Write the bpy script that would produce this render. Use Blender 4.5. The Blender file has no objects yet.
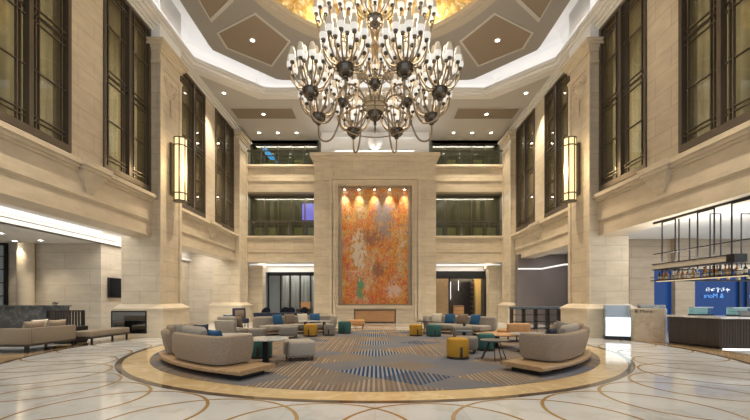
import bpy, bmesh, math, random
from mathutils import Vector, Matrix
random.seed(7)
C = bpy.context.scene.collection
R = math.radians
PI = math.pi
CY = 12.7                       # plan centre of the round carpet, octagon ceiling and chandelier

# ------------------------------------------------------------------ materials
def newmat(name):
    m = bpy.data.materials.new(name); m.use_nodes = True
    nt = m.node_tree
    b = nt.nodes['Principled BSDF']
    return m, nt, b
def N(nt, t, **kw):
    n = nt.nodes.new(t)
    for k, v in kw.items(): setattr(n, k, v)
    return n
def ramp(nt, stops, fac):
    r = N(nt, 'ShaderNodeValToRGB')
    e = r.color_ramp.elements
    while len(e) < len(stops): e.new(0.5)
    for i, (p, c) in enumerate(stops):
        e[i].position = p; e[i].color = (*c, 1)
    nt.links.new(fac, r.inputs[0])
    return r.outputs[0]
def math_n(nt, op, a, b=None, c=None):
    n = N(nt, 'ShaderNodeMath', operation=op)
    for i, v in enumerate((a, b, c)):
        if v is None: continue
        if isinstance(v, (int, float)): n.inputs[i].default_value = v
        else: nt.links.new(v, n.inputs[i])
    return n.outputs[0]
def mixc(nt, fac, a, b, mode='MIX'):
    n = N(nt, 'ShaderNodeMix', data_type='RGBA', blend_type=mode)
    for s, v in ((0, fac), (6, a), (7, b)):
        if isinstance(v, (int, float)): n.inputs[s].default_value = v
        elif isinstance(v, tuple): n.inputs[s].default_value = (*v, 1)
        else: nt.links.new(v, n.inputs[s])
    return n.outputs[2]
def simple(name, col, rough=.5, metal=0, noise=0, nscale=8, bump=0, bscale=60, spec=None, emit=0, ecol=None):
    m, nt, b = newmat(name)
    b.inputs['Base Color'].default_value = (*col, 1)
    b.inputs['Roughness'].default_value = rough
    b.inputs['Metallic'].default_value = metal
    if spec is not None: b.inputs['Specular IOR Level'].default_value = spec
    tc = N(nt, 'ShaderNodeTexCoord')
    if noise:
        n = N(nt, 'ShaderNodeTexNoise'); n.inputs['Scale'].default_value = nscale; n.inputs['Detail'].default_value = 5
        nt.links.new(tc.outputs['Object'], n.inputs['Vector'])
        lo = tuple(c*(1-noise) for c in col); hi = tuple(min(1, c*(1+noise)) for c in col)
        nt.links.new(ramp(nt, [(.3, lo), (.7, hi)], n.outputs['Fac']), b.inputs['Base Color'])
    if bump:
        n = N(nt, 'ShaderNodeTexNoise'); n.inputs['Scale'].default_value = bscale; n.inputs['Detail'].default_value = 3
        nt.links.new(tc.outputs['Object'], n.inputs['Vector'])
        bp = N(nt, 'ShaderNodeBump'); bp.inputs['Strength'].default_value = bump; bp.inputs['Distance'].default_value = .02
        nt.links.new(n.outputs['Fac'], bp.inputs['Height']); nt.links.new(bp.outputs[0], b.inputs['Normal'])
    if emit:
        b.inputs['Emission Color'].default_value = (*(ecol or col), 1); b.inputs['Emission Strength'].default_value = emit
    return m
def stone(name, col, joints=True, bw=1.35, rh=.62, rough=.42, joint=.70):
    m, nt, b = newmat(name)
    g = N(nt, 'ShaderNodeNewGeometry')
    s = N(nt, 'ShaderNodeSeparateXYZ'); nt.links.new(g.outputs['Position'], s.inputs[0])
    u = math_n(nt, 'ADD', s.outputs[0], s.outputs[1])
    cv = N(nt, 'ShaderNodeCombineXYZ'); nt.links.new(u, cv.inputs[0]); nt.links.new(s.outputs[2], cv.inputs[1])
    n1 = N(nt, 'ShaderNodeTexNoise'); n1.inputs['Scale'].default_value = 1.1; n1.inputs['Detail'].default_value = 6
    n1.inputs['Roughness'].default_value = .65
    mp = N(nt, 'ShaderNodeMapping'); mp.inputs['Scale'].default_value = (1, 1, 3.2)
    nt.links.new(g.outputs['Position'], mp.inputs[0]); nt.links.new(mp.outputs[0], n1.inputs['Vector'])
    base = ramp(nt, [(.3, tuple(c*.86 for c in col)), (.7, tuple(min(1, c*1.1) for c in col))], n1.outputs['Fac'])
    if joints:
        br = N(nt, 'ShaderNodeTexBrick')
        br.inputs['Color1'].default_value = (1, 1, 1, 1); br.inputs['Color2'].default_value = (.94, .935, .92, 1)
        br.inputs['Mortar'].default_value = (joint, joint*.95, joint*.9, 1)
        br.inputs['Scale'].default_value = 1; br.inputs['Mortar Size'].default_value = .010
        br.inputs['Mortar Smooth'].default_value = .2
        br.inputs['Brick Width'].default_value = bw; br.inputs['Row Height'].default_value = rh
        nt.links.new(cv.outputs[0], br.inputs['Vector'])
        base = mixc(nt, 1.0, base, br.outputs['Color'], 'MULTIPLY')
    nt.links.new(base, b.inputs['Base Color'])
    b.inputs['Roughness'].default_value = rough
    b.inputs['Specular IOR Level'].default_value = .3
    return m
def marble(name, col, vein, scale=.5, rough=.06, lo=.46, hi=.5, tiles=0, spec=.5):
    m, nt, b = newmat(name)
    g = N(nt, 'ShaderNodeNewGeometry')
    n0 = N(nt, 'ShaderNodeTexNoise'); n0.inputs['Scale'].default_value = scale*1.5; n0.inputs['Detail'].default_value = 7
    nt.links.new(g.outputs['Position'], n0.inputs['Vector'])
    mx = mixc(nt, .35, g.outputs['Position'], n0.outputs['Color'], 'LINEAR_LIGHT')
    n1 = N(nt, 'ShaderNodeTexNoise'); n1.inputs['Scale'].default_value = scale; n1.inputs['Detail'].default_value = 8
    n1.inputs['Roughness'].default_value = .6
    nt.links.new(mx, n1.inputs['Vector'])
    v = math_n(nt, 'ABSOLUTE', math_n(nt, 'SUBTRACT', n1.outputs['Fac'], .5))
    f = ramp(nt, [(0, (1, 1, 1)), (.035, (.25, .25, .25)), (.12, (0, 0, 0))], v)
    c = mixc(nt, f, ramp(nt, [(.3, tuple(x*.88 for x in col)), (.7, col)], n0.outputs['Fac']), vein)
    if tiles:
        s = N(nt, 'ShaderNodeSeparateXYZ'); nt.links.new(g.outputs['Position'], s.inputs[0])
        br = N(nt, 'ShaderNodeTexBrick'); br.offset = 0
        br.inputs['Color1'].default_value = (1, 1, 1, 1); br.inputs['Color2'].default_value = (.93, .93, .94, 1)
        br.inputs['Mortar'].default_value = (.72, .70, .66, 1); br.inputs['Scale'].default_value = 1
        br.inputs['Mortar Size'].default_value = .004; br.inputs['Brick Width'].default_value = tiles; br.inputs['Row Height'].default_value = tiles
        nt.links.new(g.outputs['Position'], br.inputs['Vector'])
        c = mixc(nt, 1.0, c, br.outputs['Color'], 'MULTIPLY')
    nt.links.new(c, b.inputs['Base Color'])
    b.inputs['Roughness'].default_value = rough
    b.inputs['Specular IOR Level'].default_value = spec
    return m
def glass(name, tint=(.8, .85, .82), refl=.06, rough=.02):
    m = bpy.data.materials.new(name); m.use_nodes = True; nt = m.node_tree; nt.nodes.clear()
    o = N(nt, 'ShaderNodeOutputMaterial'); t = N(nt, 'ShaderNodeBsdfTransparent'); gl = N(nt, 'ShaderNodeBsdfGlossy')
    t.inputs[0].default_value = (*tint, 1); gl.inputs['Roughness'].default_value = rough
    g = N(nt, 'ShaderNodeNewGeometry'); dt = N(nt, 'ShaderNodeVectorMath', operation='DOT_PRODUCT')
    nt.links.new(g.outputs['Normal'], dt.inputs[0]); nt.links.new(g.outputs['Incoming'], dt.inputs[1])
    k = math_n(nt, 'POWER', math_n(nt, 'SUBTRACT', 1.0, math_n(nt, 'ABSOLUTE', dt.outputs['Value'])), 5.0)
    f = math_n(nt, 'ADD', math_n(nt, 'MULTIPLY', k, .9), refl)
    mx = N(nt, 'ShaderNodeMixShader'); nt.links.new(f, mx.inputs[0]); nt.links.new(t.outputs[0], mx.inputs[1]); nt.links.new(gl.outputs[0], mx.inputs[2])
    nt.links.new(mx.outputs[0], o.inputs[0])
    return m
def emitm(name, col, s):
    m, nt, b = newmat(name)
    b.inputs['Base Color'].default_value = (*col, 1)
    b.inputs['Emission Color'].default_value = (*col, 1); b.inputs['Emission Strength'].default_value = s
    return m

STONE = stone('limestone_blocks', (.645, .555, .42))
STONE_P = stone('limestone_plain', (.65, .56, .425), joints=False)
STONE_G = stone('pale_limestone', (.60, .53, .43), bw=2.2, rh=.72)
STONE_D = stone('ledger_stone', (.40, .325, .24), bw=3.0, rh=.5, joint=.6)
PLASTER = simple('white_plaster', (.74, .72, .68), .7)
PLASTER_C = simple('cove_white', (.86, .86, .86), .7)
CEIL = simple('ceiling_paint', (.50, .48, .45), .75)
CEILO = simple('octagon_paint', (.30, .285, .262), .75)
BEIGE = simple('ceiling_inset', (.255, .205, .15), .75)
BRONZE = simple('bronze_frame', (.13, .105, .08), .38, .5)
BRONZE_L = simple('bronze_light', (.30, .23, .15), .35, .75)
BLACK = simple('black_metal', (.015, .015, .016), .42, .3)
DARKB = simple('dark_bronze_bowl', (.15, .13, .11), .2, .85)
ARMM = simple('aged_brass', (.31, .245, .17), .30, .85)
CREAM = simple('drum_cream', (.62, .50, .33), .5)
SHADE_LO = simple('shade_lit_glass', (.30, .28, .25), .4, emit=.52, ecol=(1, .95, .86))
SHADE_HI = simple('shade_amber_glass', (.24, .20, .15), .25, emit=.26, ecol=(.92, .80, .60))
SCONCE = emitm('alabaster_lit', (1, .82, .45), .66)
LEDW = emitm('led_white', (1, .97, .93), 1.2)
LEDC = simple('cove_strip', (.5, .5, .5), .6, emit=.62, ecol=(1, .99, .97))
LENS = emitm('downlight_lens', (1, .95, .86), 14)
GLASS_W = glass('window_glass', (.84, .83, .76), .075)
GLASS_C = glass('clear_glass', (.93, .96, .96), .03)
GLASS_D = glass('smoked_glass', (.80, .81, .74), .06)
CURT = simple('olive_drape', (.29, .25, .15), .8, noise=.25, nscale=.5)
CURT_G = simple('grey_olive_drape', (.21, .195, .145), .8)
CORR = simple('corridor_wall', (.42, .34, .20), .8)
FABRIC = simple('oatmeal_weave', (.315, .25, .19), .9, noise=.28, nscale=55, bump=.4, bscale=160)
FABRIC_T = simple('tan_weave', (.215, .175, .13), .9, noise=.22, nscale=60, bump=.3, bscale=160)
FABRIC_L = simple('pale_weave', (.37, .335, .29), .9, noise=.22, nscale=60, bump=.4, bscale=160)
FABRIC_G = simple('grey_weave', (.22, .20, .18), .9, noise=.25, nscale=60, bump=.3, bscale=160)
BLUE = simple('blue_fabric', (.015, .085, .20), .85, noise=.25, nscale=40)
NAVY = simple('navy_fabric', (.012, .02, .045), .8, noise=.2, nscale=40)
BROWNF = simple('taupe_fabric', (.20, .15, .115), .9, noise=.2, nscale=50)
CREAMF = simple('cream_fabric', (.62, .57, .48), .9, noise=.12, nscale=50)
YELLOW = simple('mustard_fabric', (.44, .235, .02), .8, noise=.12, nscale=50)
TEAL = simple('teal_fabric', (.03, .12, .11), .8, noise=.15, nscale=50)
TAN = simple('tan_leather', (.48, .26, .11), .5, noise=.1)
DARKW = simple('dark_wood', (.035, .026, .022), .45, noise=.3, nscale=6)
def wood(name, a, b_, scale=1, rough=.42, rot=0):
    m, nt, b = newmat(name)
    tc = N(nt, 'ShaderNodeTexCoord'); mp = N(nt, 'ShaderNodeMapping'); mp.inputs['Scale'].default_value = (scale*1, scale*9, scale*9)
    mp.inputs['Rotation'].default_value = (0, 0, rot)
    nt.links.new(tc.outputs['Object'], mp.inputs[0])
    n = N(nt, 'ShaderNodeTexNoise'); n.inputs['Scale'].default_value = 2; n.inputs['Detail'].default_value = 6; n.inputs['Distortion'].default_value = .6
    nt.links.new(mp.outputs[0], n.inputs['Vector'])
    nt.links.new(ramp(nt, [(.3, a), (.7, b_)], n.outputs['Fac']), b.inputs['Base Color'])
    b.inputs['Roughness'].default_value = rough
    return m
OAK = wood('oak_platform', (.30, .19, .10), (.44, .30, .17))
OAKR = wood('warm_oak', (.46, .24, .10), (.58, .33, .15))
WALNUT = wood('sideboard_walnut', (.22, .13, .07), (.34, .21, .12))
FLOORM = marble('white_marble', (.68, .70, .715), (.55, .55, .54), .55, .07, tiles=1.2)
TANM = marble('tan_marble', (.46, .33, .19), (.34, .23, .12), .8, .08)
GOLDM = marble('gold_marble', (.62, .46, .24), (.70, .56, .34), 1.2, .09)
DARKM = marble('dark_brown_marble', (.07, .045, .028), (.16, .11, .07), 1.2, .08)
INLAY = simple('bronze_inlay', (.40, .25, .085), .22, .2)
TOPW = marble('white_table_marble', (.74, .72, .69), (.5, .48, .46), 2, .12)
GREYM = marble('dark_grey_marble', (.085, .088, .09), (.17, .17, .17), 1.4, .15)
BARM = marble('travertine_block', (.50, .42, .32), (.38, .30, .22), 1.5, .25)
BLUESTONE = simple('blue_grey_stone', (.11, .15, .20), .3, noise=.2)
MIRROR = simple('smoked_mirror', (.42, .44, .47), .04, 1.0)
FLUTE = simple('fluted_timber', (.045, .032, .026), .45)
STEEL = simple('steel', (.55, .56, .58), .25, .9)
LITPANEL = emitm('lit_white_panel', (.80, .92, 1.0), .70)
BLUEG = simple('blue_lit_glass', (.0, .02, .08), .3, emit=.16, ecol=(.0, .09, .50))
TEALG = simple('case_teal_light', (.25, .42, .40), .4, emit=.25, ecol=(.42, .72, .70))
MAUVE = simple('mauve_grey_wall', (.17, .145, .14), .7)
GREYC = simple('grey_curtain', (.32, .30, .28), .8)
INK = simple('sign_ink', (.03, .028, .028), .5)
WHITES = emitm('sign_white', (.80, .88, 1), .75)
PALEB = emitm('mirrored_pale_blue', (.10, .28, .66), .5)
AMBER = simple('amber_glass', (.42, .20, .045), .12)
CLEARB = simple('pale_bottle', (.62, .60, .55), .15)
DARKBT = simple('dark_bottle', (.03, .025, .02), .15)
SCREEN = emitm('blue_glow', (.05, .30, .75), 1.2)
GLOW_V = emitm('violet_glow', (.22, .20, .85), .9)
OLIVEP = simple('olive_panel', (.62, .60, .28), .6)

def carpet_mat():
    m, nt, b = newmat('striped_carpet')
    g = N(nt, 'ShaderNodeNewGeometry')
    s = N(nt, 'ShaderNodeSeparateXYZ'); nt.links.new(g.outputs['Position'], s.inputs[0])
    x, y = s.outputs[0], s.outputs[1]
    nw = N(nt, 'ShaderNodeTexNoise'); nw.inputs['Scale'].default_value = .5; nt.links.new(g.outputs['Position'], nw.inputs['Vector'])
    wob = math_n(nt, 'MULTIPLY', math_n(nt, 'SUBTRACT', nw.outputs['Fac'], .5), .5)
    u = math_n(nt, 'DIVIDE', x, 1.55)
    v = math_n(nt, 'ADD', math_n(nt, 'DIVIDE', math_n(nt, 'SUBTRACT', y, 8.05-.675), 1.35), wob)
    p = math_n(nt, 'ADD', u, v); q = math_n(nt, 'SUBTRACT', u, v)
    # cell indices shifted so that a diamond is centred on the axis at y = 8.05
    i = math_n(nt, 'FLOOR', p); j = math_n(nt, 'FLOOR', q)
    cv = N(nt, 'ShaderNodeCombineXYZ'); nt.links.new(i, cv.inputs[0]); nt.links.new(j, cv.inputs[1])
    wn = N(nt, 'ShaderNodeTexWhiteNoise', noise_dimensions='2D'); nt.links.new(cv.outputs[0], wn.inputs['Vector'])
    rnd = wn.outputs['Value']
    on_axis = math_n(nt, 'LESS_THAN', math_n(nt, 'ABSOLUTE', math_n(nt, 'ADD', math_n(nt, 'ADD', i, j), 1)), .5)
    alt = math_n(nt, 'LESS_THAN', math_n(nt, 'ABSOLUTE', math_n(nt, 'MODULO', i, 2)), .5)
    axis_blue = math_n(nt, 'MULTIPLY', on_axis, alt)
    # stripes running away from the entrance, pattern per yarn
    st = math_n(nt, 'FRACT', math_n(nt, 'DIVIDE', x, .088))
    stripe = math_n(nt, 'GREATER_THAN', st, .52)
    sid = math_n(nt, 'FLOOR', math_n(nt, 'DIVIDE', x, .088))
    w2 = N(nt, 'ShaderNodeTexWhiteNoise', noise_dimensions='1D'); nt.links.new(sid, w2.inputs['W'])
    ground = ramp(nt, [(0, (.165, .165, .175)), (.24, (.165, .13, .105)), (.45, (.18, .155, .135)), (.62, (.19, .145, .105)), (.84, (.03, .065, .13)), (.92, (.16, .165, .19))], rnd)
    for n_ in nt.nodes:
        if n_.type == 'VALTORGB': n_.color_ramp.interpolation = 'CONSTANT'
    lines = mixc(nt, w2.outputs['Value'], (.36, .325, .28), (.22, .165, .12))
    blue = mixc(nt, stripe, (.018, .05, .115), (.27, .28, .29))
    amount = ramp(nt, [(0, (0, 0, 0)), (.24, (.75, .75, .75)), (.45, (.12, .12, .12)), (.62, (.85, .85, .85)), (.80, (.6, .6, .6)), (.92, (0, 0, 0))], rnd)
    nt.nodes[amount.node.name].color_ramp.interpolation = 'CONSTANT'
    f = math_n(nt, 'MULTIPLY', stripe, amount)
    col = mixc(nt, f, ground, lines)
    col = mixc(nt, axis_blue, col, blue)
    n2 = N(nt, 'ShaderNodeTexNoise'); n2.inputs['Scale'].default_value = .7; n2.inputs['Detail'].default_value = 5
    nt.links.new(g.outputs['Position'], n2.inputs['Vector'])
    tint = ramp(nt, [(.4, (.86, .88, .95)), (.6, (1.06, 1.0, .93))], n2.outputs['Fac'])
    col = mixc(nt, 1.0, col, tint, 'MULTIPLY')
    nt.links.new(col, b.inputs['Base Color'])
    b.inputs['Roughness'].default_value = .95; b.inputs['Specular IOR Level'].default_value = .1
    return m
CARPET = carpet_mat()

def art_mat():
    m, nt, b = newmat('abstract_paint')
    tc = N(nt, 'ShaderNodeTexCoord')
    mp = N(nt, 'ShaderNodeMapping'); mp.inputs['Scale'].default_value = (1, 1, .7); nt.links.new(tc.outputs['Object'], mp.inputs[0])
    def noise(sc, d=6, rough=.6, dist=0):
        n = N(nt, 'ShaderNodeTexNoise'); n.inputs['Scale'].default_value = sc; n.inputs['Detail'].default_value = d
        n.inputs['Roughness'].default_value = rough; n.inputs['Distortion'].default_value = dist
        nt.links.new(mp.outputs[0], n.inputs['Vector']); return n.outputs['Fac']
    a = noise(.9, 10, .78, .6); c2 = noise(2.6, 9, .8, .4); d = noise(.55, 8, .7, .3); e = noise(5.5, 8, .8)
    base = ramp(nt, [(.36, (.42, .05, .012)), (.45, (.60, .14, .015)), (.51, (.64, .25, .04)), (.57, (.58, .36, .08)), (.64, (.62, .54, .42))], a)
    base = mixc(nt, ramp(nt, [(.50, (0, 0, 0)), (.56, (.8, .8, .8))], c2), base, (.62, .31, .035))
    base = mixc(nt, ramp(nt, [(.52, (0, 0, 0)), (.60, (.40, .40, .40))], d), base, (.56, .48, .38))
    base = mixc(nt, ramp(nt, [(.53, (0, 0, 0)), (.59, (.8, .8, .8))], e), base, (.16, .12, .10))
    e3 = noise(13, 5, .7)
    base = mixc(nt, ramp(nt, [(.57, (0, 0, 0)), (.62, (.45, .45, .45))], e3), base, (.72, .60, .40))
    base = mixc(nt, ramp(nt, [(.38, (.7, .7, .7)), (.43, (0, 0, 0))], e3), base, (.30, .10, .03))
    base = mixc(nt, ramp(nt, [(.40, (.85, .85, .85)), (.45, (0, 0, 0))], e), base, (.58, .05, .015))
    # teal-green stroke low on the left and a grey-blue passage high up
    s = N(nt, 'ShaderNodeSeparateXYZ'); nt.links.new(tc.outputs['Object'], s.inputs[0])
    def blob(cx, cz, rx, rz, edge=.35):
        dx = math_n(nt, 'DIVIDE', math_n(nt, 'SUBTRACT', s.outputs[0], cx), rx)
        dz = math_n(nt, 'DIVIDE', math_n(nt, 'SUBTRACT', s.outputs[2], cz), rz)
        r2 = math_n(nt, 'ADD', math_n(nt, 'MULTIPLY', dx, dx), math_n(nt, 'MULTIPLY', dz, dz))
        r2 = math_n(nt, 'ADD', r2, math_n(nt, 'MULTIPLY', math_n(nt, 'ADD', math_n(nt, 'SUBTRACT', c2, .5), math_n(nt, 'SUBTRACT', e, .5)), 6.5))
        return ramp(nt, [(.35, (.85, .85, .85)), (.8, (0, 0, 0))], r2)
    base = mixc(nt, blob(-1.0, -2.75, .28, .75), base, (.04, .30, .16))
    base = mixc(nt, blob(.55, 1.9, .7, 1.6), base, (.22, .21, .21))
    base = mixc(nt, blob(-.3, .6, .8, .6), base, (.22, .10, .06))
    base = mixc(nt, blob(-1.1, -.4, .5, 1.5), base, (.62, .55, .44))
    base = mixc(nt, blob(.2, -1.6, .5, .5), base, (.25, .11, .06))
    base = mixc(nt, blob(1.3, -2.9, .7, .5), base, (.62, .46, .40))
    nt.links.new(base, b.inputs['Base Color'])
    b.inputs['Roughness'].default_value = .55
    bp = N(nt, 'ShaderNodeBump'); bp.inputs['Strength'].default_value = .4; nt.links.new(e, bp.inputs['Height']); nt.links.new(bp.outputs[0], b.inputs['Normal'])
    return m
ART = art_mat()

def gold_mat():
    m, nt, b = newmat('gold_leaf_relief')
    g = N(nt, 'ShaderNodeNewGeometry')
    vo = N(nt, 'ShaderNodeTexVoronoi'); vo.inputs['Scale'].default_value = 2.6; vo.inputs['Randomness'].default_value = 1
    n = N(nt, 'ShaderNodeTexNoise'); n.inputs['Scale'].default_value = 2.0; n.inputs['Detail'].default_value = 5; n.inputs['Distortion'].default_value = 1.5
    nt.links.new(g.outputs['Position'], n.inputs['Vector'])
    nt.links.new(mixc(nt, .4, g.outputs['Position'], n.outputs['Color'], 'LINEAR_LIGHT'), vo.inputs['Vector'])
    c = ramp(nt, [(.05, (.80, .64, .33)), (.35, (.62, .42, .13)), (.6, (.40, .24, .05))], vo.outputs['Distance'])
    c = mixc(nt, ramp(nt, [(.5, (0, 0, 0)), (.68, (.8, .8, .8))], n.outputs['Fac']), c, (.86, .80, .64))
    nt.links.new(c, b.inputs['Base Color']); b.inputs['Roughness'].default_value = .4; b.inputs['Metallic'].default_value = .15
    bp = N(nt, 'ShaderNodeBump'); bp.inputs['Strength'].default_value = .6; bp.inputs['Distance'].default_value = .15
    nt.links.new(vo.outputs['Distance'], bp.inputs['Height']); nt.links.new(bp.outputs[0], b.inputs['Normal'])
    return m
GOLD = gold_mat()

# ------------------------------------------------------------------ mesh helpers
class MB:
    def __init__(s): s.bm = bmesh.new(); s.mi = 0
    def _tag(s, faces):
        for f in faces: f.material_index = s.mi
    def box(s, x0, x1, y0, y1, z0, z1, bev=0, seg=2, M=None):
        v = [s.bm.verts.new(p) for p in ((x0,y0,z0),(x1,y0,z0),(x1,y1,z0),(x0,y1,z0),(x0,y0,z1),(x1,y0,z1),(x1,y1,z1),(x0,y1,z1))]
        fs = [s.bm.faces.new([v[i] for i in q]) for q in ((0,3,2,1),(4,5,6,7),(0,1,5,4),(1,2,6,5),(2,3,7,6),(3,0,4,7))]
        s._tag(fs)
        if bev:
            es = list({e for f in fs for e in f.edges})
            r = bmesh.ops.bevel(s.bm, geom=es, offset=bev, segments=seg, profile=.5, affect='EDGES')
            s._tag(r['faces'])
            v = list({vv for f in r['faces'] for vv in f.verts} | {vv for vv in v if vv.is_valid})
        if M is not None:
            vs = [vv for vv in v if vv.is_valid]
            allv = set(vs)
            for vv in list(vs):
                for e in vv.link_edges: allv.update(e.verts)
            for vv in allv: vv.co = M @ vv.co
        return s
    def prism(s, poly, z0, z1):
        a = [s.bm.verts.new((p[0], p[1], z0)) for p in poly]; b = [s.bm.verts.new((p[0], p[1], z1)) for p in poly]
        n = len(poly); fs = [s.bm.faces.new(a[::-1]), s.bm.faces.new(b)]
        for i in range(n): fs.append(s.bm.faces.new((a[i], a[(i+1) % n], b[(i+1) % n], b[i])))
        s._tag(fs); return s
    def ring(s, outer, inner, z0, z1):
        n = len(outer)
        q = [[s.bm.verts.new((p[0], p[1], z)) for p in P] for P, z in ((outer, z0), (inner, z0), (inner, z1), (outer, z1))]
        fs = []
        for i in range(n):
            j = (i+1) % n
            for k in range(4):
                a, b = q[k], q[(k+1) % 4]
                fs.append(s.bm.faces.new((a[i], a[j], b[j], b[i])))
        s._tag(fs); return s
    def lathe(s, prof, cx=0, cy=0, cz=0, n=24, cap=True):
        rings = []
        for r, z in prof:
            if r < 1e-5: rings.append([s.bm.verts.new((cx, cy, cz+z))])
            else: rings.append([s.bm.verts.new((cx+r*math.cos(2*PI*i/n), cy+r*math.sin(2*PI*i/n), cz+z)) for i in range(n)])
        fs = []
        for a, b in zip(rings, rings[1:]):
            for i in range(n):
                j = (i+1) % n
                if len(a) == 1 and len(b) == 1: continue
                if len(a) == 1: fs.append(s.bm.faces.new((a[0], b[j], b[i])))
                elif len(b) == 1: fs.append(s.bm.faces.new((a[i], a[j], b[0])))
                else: fs.append(s.bm.faces.new((a[i], a[j], b[j], b[i])))
        if cap:
            if len(rings[0]) > 1: fs.append(s.bm.faces.new(rings[0][::-1]))
            if len(rings[-1]) > 1: fs.append(s.bm.faces.new(rings[-1]))
        s._tag(fs); return s
    def tube(s, pts, r, n=8, closed=False):
        pts = [Vector(p) for p in pts]; rr = r if isinstance(r, (list, tuple)) else [r]*len(pts)
        rings = []; up = None; m = len(pts)
        for i, p in enumerate(pts):
            if closed: t = (pts[(i+1) % m]-pts[i-1]).normalized()
            else: t = (pts[min(i+1, m-1)]-pts[max(i-1, 0)]).normalized()
            if up is None:
                up = Vector((0, 0, 1)) if abs(t.z) < .9 else Vector((1, 0, 0))
            a = t.cross(up)
            if a.length < 1e-4: a = t.cross(Vector((.3, 1, .2)))
            a.normalize(); b = a.cross(t).normalized(); up = b
            rings.append([s.bm.verts.new(p+(a*math.cos(2*PI*k/n)+b*math.sin(2*PI*k/n))*rr[i]) for k in range(n)])
        fs = []
        pairs = list(zip(rings, rings[1:])) + ([(rings[-1], rings[0])] if closed else [])
        for a, b in pairs:
            for k in range(n): fs.append(s.bm.faces.new((a[k], a[(k+1) % n], b[(k+1) % n], b[k])))
        if not closed: fs += [s.bm.faces.new(rings[0][::-1]), s.bm.faces.new(rings[-1])]
        s._tag(fs); return s
    def bar(s, a, b, w, d=None):
        return s.tube([a, b], w/2*1.2, 4)
    def sweep(s, pts, prof, shrink=.0, sx=.06):
        """sweep a closed (offset, z) profile along plan points; offset is along the right-hand normal"""
        pts = [Vector((p[0], p[1])) for p in pts]; m = len(pts)
        cz = sum(z for _, z in prof)/len(prof); co = sum(o for o, _ in prof)/len(prof)
        secs = []
        for i, p in enumerate(pts):
            t = (pts[min(i+1, m-1)]-pts[max(i-1, 0)]).normalized(); nn = Vector((t.y, -t.x))
            if shrink and i == 0: secs.append((p-t*sx, nn, 1-shrink)); secs.append((p-t*sx*.5, nn, 1-shrink*.3))
            secs.append((p, nn, 1))
            if shrink and i == m-1: secs.append((p+t*sx*.5, nn, 1-shrink*.3)); secs.append((p+t*sx, nn, 1-shrink))
        rings = []
        for p, nn, k in secs:
            rings.append([s.bm.verts.new((p.x+nn.x*(co+(o-co)*k), p.y+nn.y*(co+(o-co)*k), cz+(z-cz)*k)) for o, z in prof])
        n = len(prof); fs = []
        for a, b in zip(rings, rings[1:]):
            for i in range(n): fs.append(s.bm.faces.new((a[i], a[(i+1) % n], b[(i+1) % n], b[i])))
        fs += [s.bm.faces.new(rings[0][::-1]), s.bm.faces.new(rings[-1])]
        s._tag(fs); return s
    def grid(s, f, nu, nv):
        vs = [[s.bm.verts.new(f(i/nu, j/nv)) for j in range(nv+1)] for i in range(nu+1)]
        fs = []
        for i in range(nu):
            for j in range(nv): fs.append(s.bm.faces.new((vs[i][j], vs[i+1][j], vs[i+1][j+1], vs[i][j+1])))
        s._tag(fs); return s
    def xf(s, M):
        bmesh.ops.transform(s.bm, matrix=M, verts=s.bm.verts); return s
    def mesh(s, name, mats, smooth=True, ang=35):
        bmesh.ops.recalc_face_normals(s.bm, faces=s.bm.faces)
        me = bpy.data.meshes.new(name); s.bm.to_mesh(me); s.bm.free()
        for m in (mats if isinstance(mats, (list, tuple)) else [mats]): me.materials.append(m)
        if smooth:
            for p in me.polygons: p.use_smooth = True
            try: me.set_sharp_from_angle(angle=R(ang))
            except Exception: pass
        return me
    def build(s, name, mats, parent=None, smooth=True, loc=None):
        o = bpy.data.objects.new(name, s.mesh(name, mats, smooth)); C.objects.link(o)
        if loc: o.location = loc
        if parent: o.parent = parent
        return o
def obj(name, me, parent=None, loc=None, rot=None):
    o = bpy.data.objects.new(name, me); C.objects.link(o)
    if loc: o.location = loc
    if rot: o.rotation_euler = rot
    if parent: o.parent = parent
    return o
def tag(o, label, cat, group=None):
    o['label'] = label; o['category'] = cat
    if group: o['group'] = group
    return o
def struct(o, label=None):
    o['kind'] = 'structure'
    if label: o['label'] = label
    return o
def thing(name, label, cat, loc=(0, 0, 0), rz=0, group=None):
    o = bpy.data.objects.new(name, None); C.objects.link(o); o.empty_display_size = .1
    o.location = loc; o.rotation_euler = (0, 0, rz)
    return tag(o, label, cat, group)
def copy_tree(o, parent=None, loc=None, rz=None, label=None):
    c = o.copy(); C.objects.link(c)
    if parent: c.parent = parent
    if loc is not None: c.location = loc
    if rz is not None: c.rotation_euler = (c.rotation_euler[0], c.rotation_euler[1], rz)
    if label: c['label'] = label
    for ch in list(o.children): copy_tree(ch, c)
    return c
ORD = ['first','second','third','fourth','fifth','sixth','seventh','eighth','ninth','tenth','eleventh','twelfth','thirteenth','fourteenth','fifteenth','sixteenth','seventeenth','eighteenth','nineteenth','twentieth']
SIDE = {-1: 'left', 1: 'right'}
def smoothpath(pts, n=6):
    P = [Vector(p) for p in pts]; out = []
    for i in range(len(P)-1):
        p0 = P[max(i-1, 0)]; p1 = P[i]; p2 = P[i+1]; p3 = P[min(i+2, len(P)-1)]
        for k in range(n):
            t = k/n
            out.append(.5*((2*p1)+(-p0+p2)*t+(2*p0-5*p1+4*p2-p3)*t*t+(-p0+3*p1-3*p2+p3)*t**3))
    out.append(P[-1]); return out
def circ(r, n=96, cy=CY):
    return [(r*math.cos(2*PI*i/n), cy+r*math.sin(2*PI*i/n)) for i in range(n)]

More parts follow.
